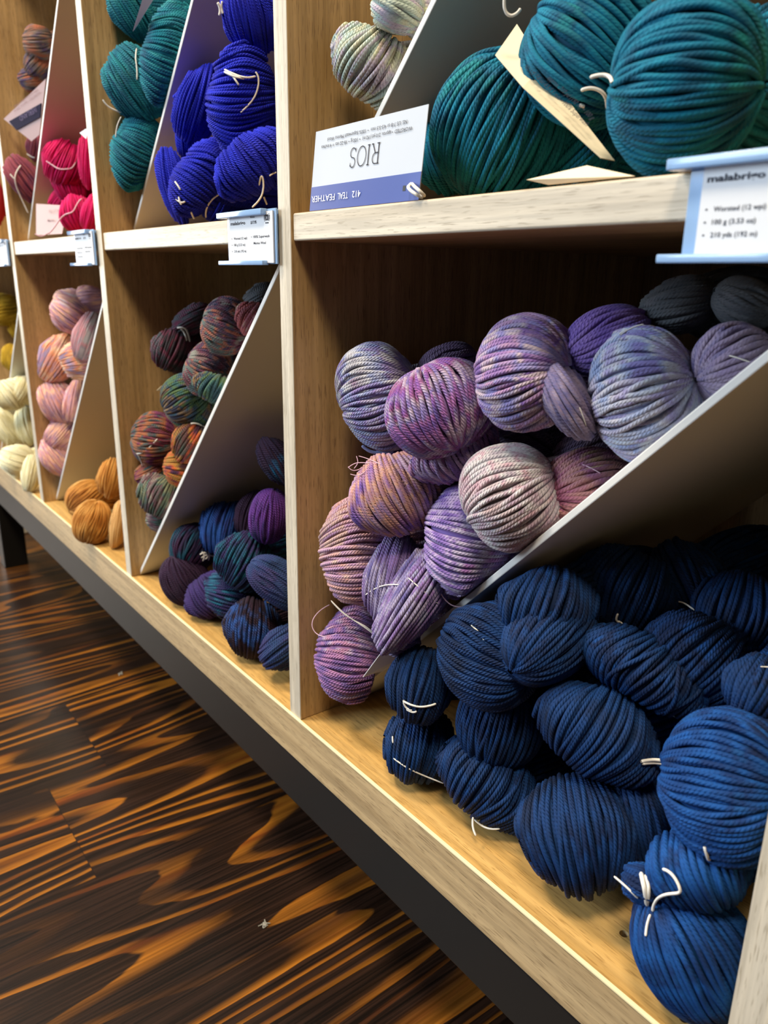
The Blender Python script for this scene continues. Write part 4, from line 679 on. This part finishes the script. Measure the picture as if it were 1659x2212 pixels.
 ('I4', 0.00080, STRING, [(-0.1885,0.005,0.4251),(-0.1857,0.0062,0.4232),(-0.1837,0.0076,0.4222),(-0.1823,0.009,0.4222),(-0.181,0.0104,0.423)]),
 ('I4', 0.00080, STRING, [(-0.1855,0.0065,0.4269),(-0.1848,0.0065,0.4248),(-0.1843,0.0067,0.423),(-0.184,0.0072,0.4215),(-0.1838,0.0079,0.4203)]),
 ('I4', 0.00080, STRING, [(-0.1831,0.0164,0.4146),(-0.1846,0.0177,0.4132),(-0.1859,0.0189,0.4118),(-0.1865,0.0199,0.4105),(-0.1864,0.0207,0.4091)]),
 ('J2', 0.00090, STRING, [(-0.7274,0.0105,0.5032),(-0.7281,0.0073,0.499),(-0.7288,0.0045,0.4947),(-0.7294,0.0025,0.4901),(-0.7306,0.0016,0.4853),(-0.7327,0.0021,0.4807),(-0.7358,0.0037,0.4758),(-0.7395,0.0061,0.4702),(-0.7428,0.0094,0.4628),(-0.7448,0.0134,0.4532),(-0.7458,0.0177,0.4421)]),
 ('J2', 0.00090, STRING, [(-0.7362,-0.0027,0.4915),(-0.7355,-0.0016,0.4897),(-0.7349,-0.0005,0.4882),(-0.7344,0.0005,0.4868),(-0.734,0.0015,0.4856)]),
 ('J2', 0.00090, STRING, [(-0.7456,0.0249,0.5212),(-0.7451,0.0271,0.5196),(-0.744,0.0292,0.5182),(-0.7421,0.0313,0.517),(-0.7397,0.0334,0.516)]),
 ('K1', 0.00090, PINK_STRING, [(-0.6282,0.0181,0.4997),(-0.6251,0.0208,0.4973),(-0.6222,0.0237,0.4947),(-0.6193,0.0268,0.492),(-0.6164,0.0303,0.4902),(-0.6138,0.0342,0.4899),(-0.6116,0.038,0.4903),(-0.6099,0.0413,0.4908),(-0.6087,0.0443,0.4922),(-0.6083,0.0473,0.4958),(-0.6096,0.0508,0.5014),(-0.6132,0.0548,0.5081),(-0.6183,0.0592,0.5154)]),
 ('K3', 0.00090, PINK_STRING, [(-0.5577,0.0392,0.4515),(-0.5537,0.0356,0.4498),(-0.551,0.0323,0.4478),(-0.5493,0.0295,0.445),(-0.5481,0.0267,0.4414),(-0.5473,0.0241,0.4373),(-0.5475,0.0216,0.4341),(-0.5491,0.0192,0.4325),(-0.5517,0.0169,0.4317),(-0.5549,0.0143,0.4305),(-0.558,0.0116,0.4283),(-0.56,0.0087,0.425),(-0.5613,0.0056,0.4209),(-0.5625,0.0023,0.4163),(-0.5636,-0.0009,0.4123),(-0.5645,-0.0037,0.4093),(-0.5653,-0.0063,0.4071)]),
 ('K3', 0.00080, PINK_STRING, [(-0.5607,-0.0236,0.4063),(-0.56,-0.0203,0.4043),(-0.5591,-0.0167,0.4036),(-0.5579,-0.0126,0.4051),(-0.5566,-0.008,0.4079)]),
 ('N2', 0.00070, YARN["cream"], [(-1.0225,0.0087,0.0795),(-1.0252,0.0074,0.0703),(-1.0276,0.006,0.0607),(-1.0284,0.0041,0.0505),(-1.0273,0.0018,0.0401)]),
 ('N4', 0.00060, YARN["cream"], [(-0.9579,-0.0065,0.0455),(-0.9567,-0.0099,0.0398),(-0.9562,-0.0122,0.0339),(-0.9571,-0.0129,0.0274),(-0.9593,-0.0123,0.0205)]),
]
for k, r, m, P in TIES: cords('tie_string' if m in (STRING, PINK_STRING) else 'loose_strand', [P], r, m, SK[k], sub=4)

# ------------------------------------------------------------------ paper tags
def sheet_tag(rows, mat, th_=0.0004):
    """thin card through a grid of world points (rows of equal length), given real thickness"""
    R = np.array(rows, float); R[..., 2] += ZO; h_, w_ = R.shape[:2]; org = R.reshape(-1, 3).mean(0)
    nrm = np.cross(R[0, -1] - R[0, 0], R[-1, 0] - R[0, 0]); nrm /= np.linalg.norm(nrm)
    bm = bmesh.new(); f = [[bm.verts.new(p - org) for p in r] for r in R]; bk = [[bm.verts.new(p - org + nrm * th_) for p in r] for r in R]
    for i in range(h_ - 1):
        for j in range(w_ - 1):
            bm.faces.new((f[i][j], f[i][j + 1], f[i + 1][j + 1], f[i + 1][j])); bm.faces.new((bk[i][j], bk[i + 1][j], bk[i + 1][j + 1], bk[i][j + 1]))
    ring = [(0, j) for j in range(w_)] + [(i, w_ - 1) for i in range(1, h_)] + [(h_ - 1, j) for j in range(w_ - 2, -1, -1)] + [(i, 0) for i in range(h_ - 2, 0, -1)]
    for a, b in zip(ring, ring[1:] + ring[:1]): bm.faces.new((f[a[0]][a[1]], bk[a[0]][a[1]], bk[b[0]][b[1]], f[b[0]][b[1]]))
    bmesh.ops.recalc_face_normals(bm, faces=bm.faces[:])
    me = bpy.data.meshes.new('yarn_tag'); bm.to_mesh(me); bm.free()
    return link_mesh('yarn_tag', me, mat, None, tuple(org))
def bil(c, u, v):
    a, b, d, e = [np.array(q, float) for q in c]      # bottom-left, bottom-right, top-right, top-left
    return a * (1 - u) * (1 - v) + b * u * (1 - v) + d * u * v + e * (1 - u) * v
def patch(name, corners, u0, u1, v0, v1, mat, parent, lift):
    """thin printed strip lying on a tag"""
    P4 = [bil(corners, u, v) for u, v in ((u0, v0), (u1, v0), (u1, v1), (u0, v1))]
    n_ = np.cross(P4[1] - P4[0], P4[3] - P4[0]); n_ = n_ / np.linalg.norm(n_)
    if n_ @ np.array((0.8, -0.6, 0.2)) < 0: n_ = -n_
    return prism(name, [tuple(p + n_ * lift) for p in P4], mat, tuple(-n_ * lift * 0.9), parent)
def tag_text(parts, corners, mat, parent, lift, turned=False):
    a, b, d, e = [np.array(q, float) for q in corners]; W = np.linalg.norm(b - a); H = np.linalg.norm(e - a); ex = (b - a) / W; ez = (e - a) / H
    ez = ez - ex * (ex @ ez); ez /= np.linalg.norm(ez); n_ = np.cross(ex, ez); o = a
    if turned: o, ex, ez = a + ex * W + ez * H, -ex, -ez
    return text_mesh([(s, u0 * W, u1 * W, v0 * H, (v1 - v0) * H, w) for s, u0, u1, v0, v1, w in parts], 'printed_text', mat, parent, tuple(o + n_ * lift), tuple(ex), tuple(ez))
# the upright folded tag on the nearest upper shelf, standing upside down
RT = [(0.0355, 0.0050, 0.4033), (0.1510, 0.0050, 0.4033), (0.1535, 0.0085, 0.4524), (0.0390, 0.0085, 0.4524)]
rt = sheet_tag([[bil(RT, u, v) for u in (0, 0.3, 0.6, 1)] for v in (0, 0.33, 0.66, 1)], plain('grey_white_paper', '#b9bfc8', 0.5, 0.3))
tag(rt, 'white paper tag with glossy blue band, upside down on the shelf by the divider', 'yarn tag')
bd = patch('blue_band', RT, 0.0, 1.0, 0.0, 0.305, BAND, rt, 0.0006); bd['label'] = 'glossy blue band with white lettering'
tag_text([('NS: US 7-8 or 4.5-5.5 mm', 0.13, 0.43, 0.115, 0.158, 0), ('\u2022', 0.45, 0.457, 0.115, 0.158, 0), ('100% Superwash Merino Wool', 0.475, 0.84, 0.115, 0.158, 0),
    ('WORSTED', 0.085, 0.225, 0.195, 0.238, 0), ('\u2022 approx. 210 yd (192 m)', 0.24, 0.50, 0.195, 0.238, 0), ('\u2022 100 g \u2022 18-22 sts = 4 inches', 0.52, 0.90, 0.195, 0.238, 0)], RT, INK, rt, 0.0008, True)
def tag_strokes(polys, corners, wid, mat, parent, lift, name='printed_text'):
    a, b, d, e = [np.array(q, float) for q in corners]; W = np.linalg.norm(b - a); H = np.linalg.norm(e - a); ex = (b - a) / W; ez = (e - a) / H
    o = a + ex * W + ez * H; n_ = np.cross(ex, ez); bm = bmesh.new(); og = base(parent)
    for P_, w_ in polys:
        q = np.array(P_, float); m_ = np.array([o - ex * (u * W) - ez * (v * H) + n_ * lift for u, v in q]); t_ = np.gradient(m_, axis=0); s_ = np.cross(n_, t_); s_ /= np.linalg.norm(s_, axis=1, keepdims=True)
        L_ = [bm.verts.new(Vector(p + s * wid * w_) + Vector((0, 0, ZO)) - og) for p, s in zip(m_, s_)]; R_ = [bm.verts.new(Vector(p - s * wid * w_) + Vector((0, 0, ZO)) - og) for p, s in zip(m_, s_)]
        for i in range(len(L_) - 1): bm.faces.new((L_[i], L_[i + 1], R_[i + 1], R_[i]))
    me = bpy.data.meshes.new(name); bm.to_mesh(me); bm.free(); return link_mesh(name, me, mat, parent)
def arc(cx, cy, rx, ry, a0, a1, n=18): return [(cx + rx * math.cos(math.radians(a0 + (a1 - a0) * i / n)), cy + ry * math.sin(math.radians(a0 + (a1 - a0) * i / n))) for i in range(n + 1)]
v0, v1 = 0.30, 0.527; vm = (v0 + v1) / 2; hv = v1 - v0
STR = [([(0.372, v0), (0.372, v1)], 1.4), ([(0.362, v0), (0.386, v0)], 1), ([(0.362, v1), (0.40, v1)], 1), (arc(0.396, v1 - hv * 0.27, 0.024, hv * 0.27, 90, -90), 1), ([(0.372, vm - hv * 0.04), (0.396, vm - hv * 0.04)], 1), ([(0.398, vm - hv * 0.04), (0.424, v0)], 1.2), ([(0.416, v0), (0.434, v0)], 1),
    ([(0.458, v0), (0.458, v1)], 1.4), ([(0.447, v0), (0.469, v0)], 1), ([(0.447, v1), (0.469, v1)], 1), (arc(0.519, vm, 0.038, hv * 0.5, 0, 360, 36), 1.0),
    (arc(0.600, v1 - hv * 0.25, 0.022, hv * 0.25, 25, 270) + arc(0.600, v0 + hv * 0.25, 0.024, hv * 0.25, 90, -155), 1.0), ([(0.622, v1 - hv * 0.05), (0.620, v1 - hv * 0.25)], 0.8), ([(0.576, v0 + hv * 0.02), (0.578, v0 + hv * 0.22)], 0.8)]
tag_strokes(STR, RT, 0.00028, INK, rt, 0.0008)
tag_text([('412', 0.488, 0.565, 0.815, 0.895, 0), ('TEAL', 0.605, 0.705, 0.815, 0.895, -0.004), ('FEATHER', 0.735, 0.975, 0.815, 0.895, -0.004)], RT, WHITE_INK, bd, 0.0010, True)
ho = patch('punched_hole', RT, 0.868, 0.892, 0.115, 0.175, STEEL, rt, 0.0007)
for P_ in [[(0.1433, 0.0055, 0.4127), (0.1466, 0.0005, 0.4101), (0.1503, -0.0005, 0.4078), (0.1547, 0.0, 0.4056), (0.1563, 0.0035, 0.4041)], [(0.1433, 0.0055, 0.4127), (0.1533, 0.0, 0.4096), (0.1585, -0.0005, 0.4068), (0.1572, 0.004, 0.4048)]]: cords('tag_string', [P_], 0.0010, STRING, rt, sub=5)
# other tags
h1 = sheet_tag([[(0.1791, 0.032, 0.475), (0.2083, 0.024, 0.4538), (0.2377, 0.02, 0.4342), (0.2655, 0.018, 0.4149)], [(0.1763, 0.05, 0.4933), (0.2003, 0.046, 0.469), (0.2314, 0.04, 0.441), (0.2658, 0.028, 0.4146)]], CREAM_PAPER); tag(h1, 'cream paper tag hanging slantwise between two teal skeins', 'yarn tag')
HC = [(0.1791, 0.032, 0.475), (0.2655, 0.018, 0.4149), (0.2658, 0.028, 0.4146), (0.1763, 0.05, 0.4933)]
tag_text([('WORSTED \u2022 approx. 210 yd (192 m) \u2022 100 g', 0.22, 0.80, 0.30, 0.40, 0), ('NS: US 7-8 or 4.5-5.5 mm \u2022 100% Superwash', 0.24, 0.82, 0.14, 0.24, 0)], HC, INK, h1, 0.0040)
f1 = sheet_tag([[(0.2327, 0.0044, 0.4074), (0.2617, 0.0132, 0.4119)], [(0.2448, 0.007, 0.4044), (0.2923, 0.008, 0.4044)]], CREAM_PAPER); tag(f1, 'folded cream paper tag lying on the shelf edge below the hanging one', 'yarn tag')
T11 = [(0.0902, 0.012, 0.0703), (0.1104, 0.016, 0.1012), (0.1159, 0.034, 0.0939), (0.091, 0.03, 0.0703)]
p1 = sheet_tag([[T11[0], T11[3]], [T11[1], T11[2]]], PAPER); tag(p1, 'grey-white paper tag corner sticking out beside the lowest plum-purple skein', 'yarn tag')
U3 = [(-0.7646, 0.004, 0.5659), (-0.7035, 0.022, 0.5323), (-0.677, 0.0261, 0.5377), (-0.6207, 0.026, 0.5957)]
p2 = sheet_tag([[U3[3], U3[2]], [U3[0], U3[1]]], PAPER); LIFT = 0.0012; tag(p2, 'tilted paper tag with a dark navy band below the rust and grey skein', 'yarn tag')
PINK_BOUNCE = plain('pink_bounce_paper', '#a88c8c', 0.6, 0.3); p2.data.materials[0] = PINK_BOUNCE  # white paper, with the pink bounce light and shade put into its colour
UB = [(-0.749, 0.0078, 0.5613), (-0.735, 0.0128, 0.549), (-0.6602, 0.0257, 0.5569), (-0.6479, 0.0253, 0.5716)]; UB = [UB[3], UB[0], UB[1], UB[2]]; UB = [UB[1], UB[2], UB[3], UB[0]]; UB = [UB[0], UB[3], UB[2], UB[1]]
nb = patch('navy_band', UB, 0.0, 1.0, 0.0, 1.0, NAVY_BAND, p2, LIFT); nb['label'] = 'dark navy band'
UV_ = [(-0.749, 0.0078, 0.5613), (-0.735, 0.0128, 0.549), (-0.6602, 0.0257, 0.5569), (-0.6479, 0.0253, 0.5716)]; UV_ = [UV_[1], UV_[2], UV_[3], UV_[0]]
tag_text([('IVERLAND', 0.02, 0.72, 0.34, 0.66, 0)], UV_, plain('faint_violet_ink', '#5a4a70', 0.6, 0.2), nb, 0.0018, True)
UW = [(-0.7407, 0.0092, 0.5627), (-0.6413, 0.0254, 0.5776), (-0.6277, 0.0252, 0.5926), (-0.7514, 0.0062, 0.5679)]
tag_text([('100% Superwash Merino Wool', 0.05, 0.80, 0.05, 0.22, 0), ('WORSTED • approx. 210 yd', 0.0, 0.85, 0.40, 0.57, 0)], UW, plain('mauve_ink', '#7a5560', 0.6, 0.2), p2, 0.0008, True)
U3B = [(-0.7034, 0.019, 0.4522), (-0.6865, 0.01, 0.4098), (-0.5771, 0.014, 0.4083), (-0.5822, 0.026, 0.4433)]
p3 = sheet_tag([[U3B[0], U3B[3]], [U3B[1], U3B[2]]], PAPER); p3.data.materials[0] = PINK_BOUNCE; tag(p3, 'small pale tag propped on the shelf in front of the fuchsia skeins', 'yarn tag')
tag_text([('100 g \u2022 210 yd', 0.42, 0.80, 0.62, 0.70, 0), ('Merino', 0.42, 0.68, 0.36, 0.43, 0.01)], [U3B[1], U3B[2], U3B[3], U3B[0]], plain('grey_ink', '#6a4a50', 0.6, 0.2), p3, 0.0008)
U3C = [(-0.5192, 0.03, 0.5214), (-0.4974, 0.03, 0.5123), (-0.4838, 0.03, 0.5225), (-0.4975, 0.03, 0.5228)]
p4 = sheet_tag([[U3C[0], U3C[3]], [U3C[1], U3C[2]]], PAPER); tag(p4, 'tiny tag corner above the fuchsia skein beside the divider', 'yarn tag')
U2T = [(-0.28, 0.012, 0.5769), (-0.2892, 0.02, 0.5847), (-0.2443, 0.02, 0.5975), (-0.2501, 0.012, 0.5973)]
p5 = sheet_tag([[U2T[0], U2T[1]], [U2T[3], U2T[2]]], PAPER); tag(p5, 'paper tag seen edge on against the topmost green-teal skein', 'yarn tag')
U2B = [(-0.4474, 0.035, 0.56), (-0.4545, 0.04, 0.5496), (-0.4914, 0.055, 0.557), (-0.4989, 0.055, 0.5714)]
p6 = sheet_tag([[U2B[0], U2B[3]], [U2B[1], U2B[2]]], NAVY_BAND); tag(p6, 'small dark tag end poking out left of the threaded green-teal skein', 'yarn tag')
L2T = [(-0.3314, 0.03, 0.2354), (-0.3392, 0.04, 0.2327), (-0.345, 0.045, 0.2385), (-0.3408, 0.04, 0.2388)]
p7 = sheet_tag([[L2T[0], L2T[3]], [L2T[1], L2T[2]]], CREAM_PAPER); tag(p7, 'tiny tag tip poking out left of the teal and moss green skein', 'yarn tag')
# bits of wool dropped on the floor
LINT = plain('dull_lint', '#8f8a7e', 0.9, 0.1)
def lint(x, y, r, seed, label):
    rs = np.random.RandomState(seed); P_ = [np.cumsum(rs.normal(size=(5, 3)) * r * 0.5, 0) * (1, 1, 0.25) for _ in range(5)]
    Vs, Fs, n = [], [], 0
    for q in P_:
        q = q - q.mean(0); q[:, 2] = np.abs(q[:, 2]) + 0.0007; pa = smooth_path(q, 4); V, F, _, _ = tubes(pa[None], 0.0006, 4, np.tile(np.array([[0.3, 0.2, 0.9]]), (len(pa), 1))[None], np.zeros(1)); Vs.append(V); Fs.append(F + n); n += len(V)
    o = link_mesh('wool_lint', mesh_from('wool_lint', np.vstack(Vs), np.vstack(Fs)), LINT, None, (x, y, 0.0)); return tag(o, label, 'lint', 'lint on the floor')
lint(-0.028, -0.018, 0.0042, 3, 'larger scrap of pale wool lint on the dark floor at the bottom')
lint(-0.5955, 0.0400, 0.0055, 5, 'small curl of pale lint on the dark floor beside the steel beam')
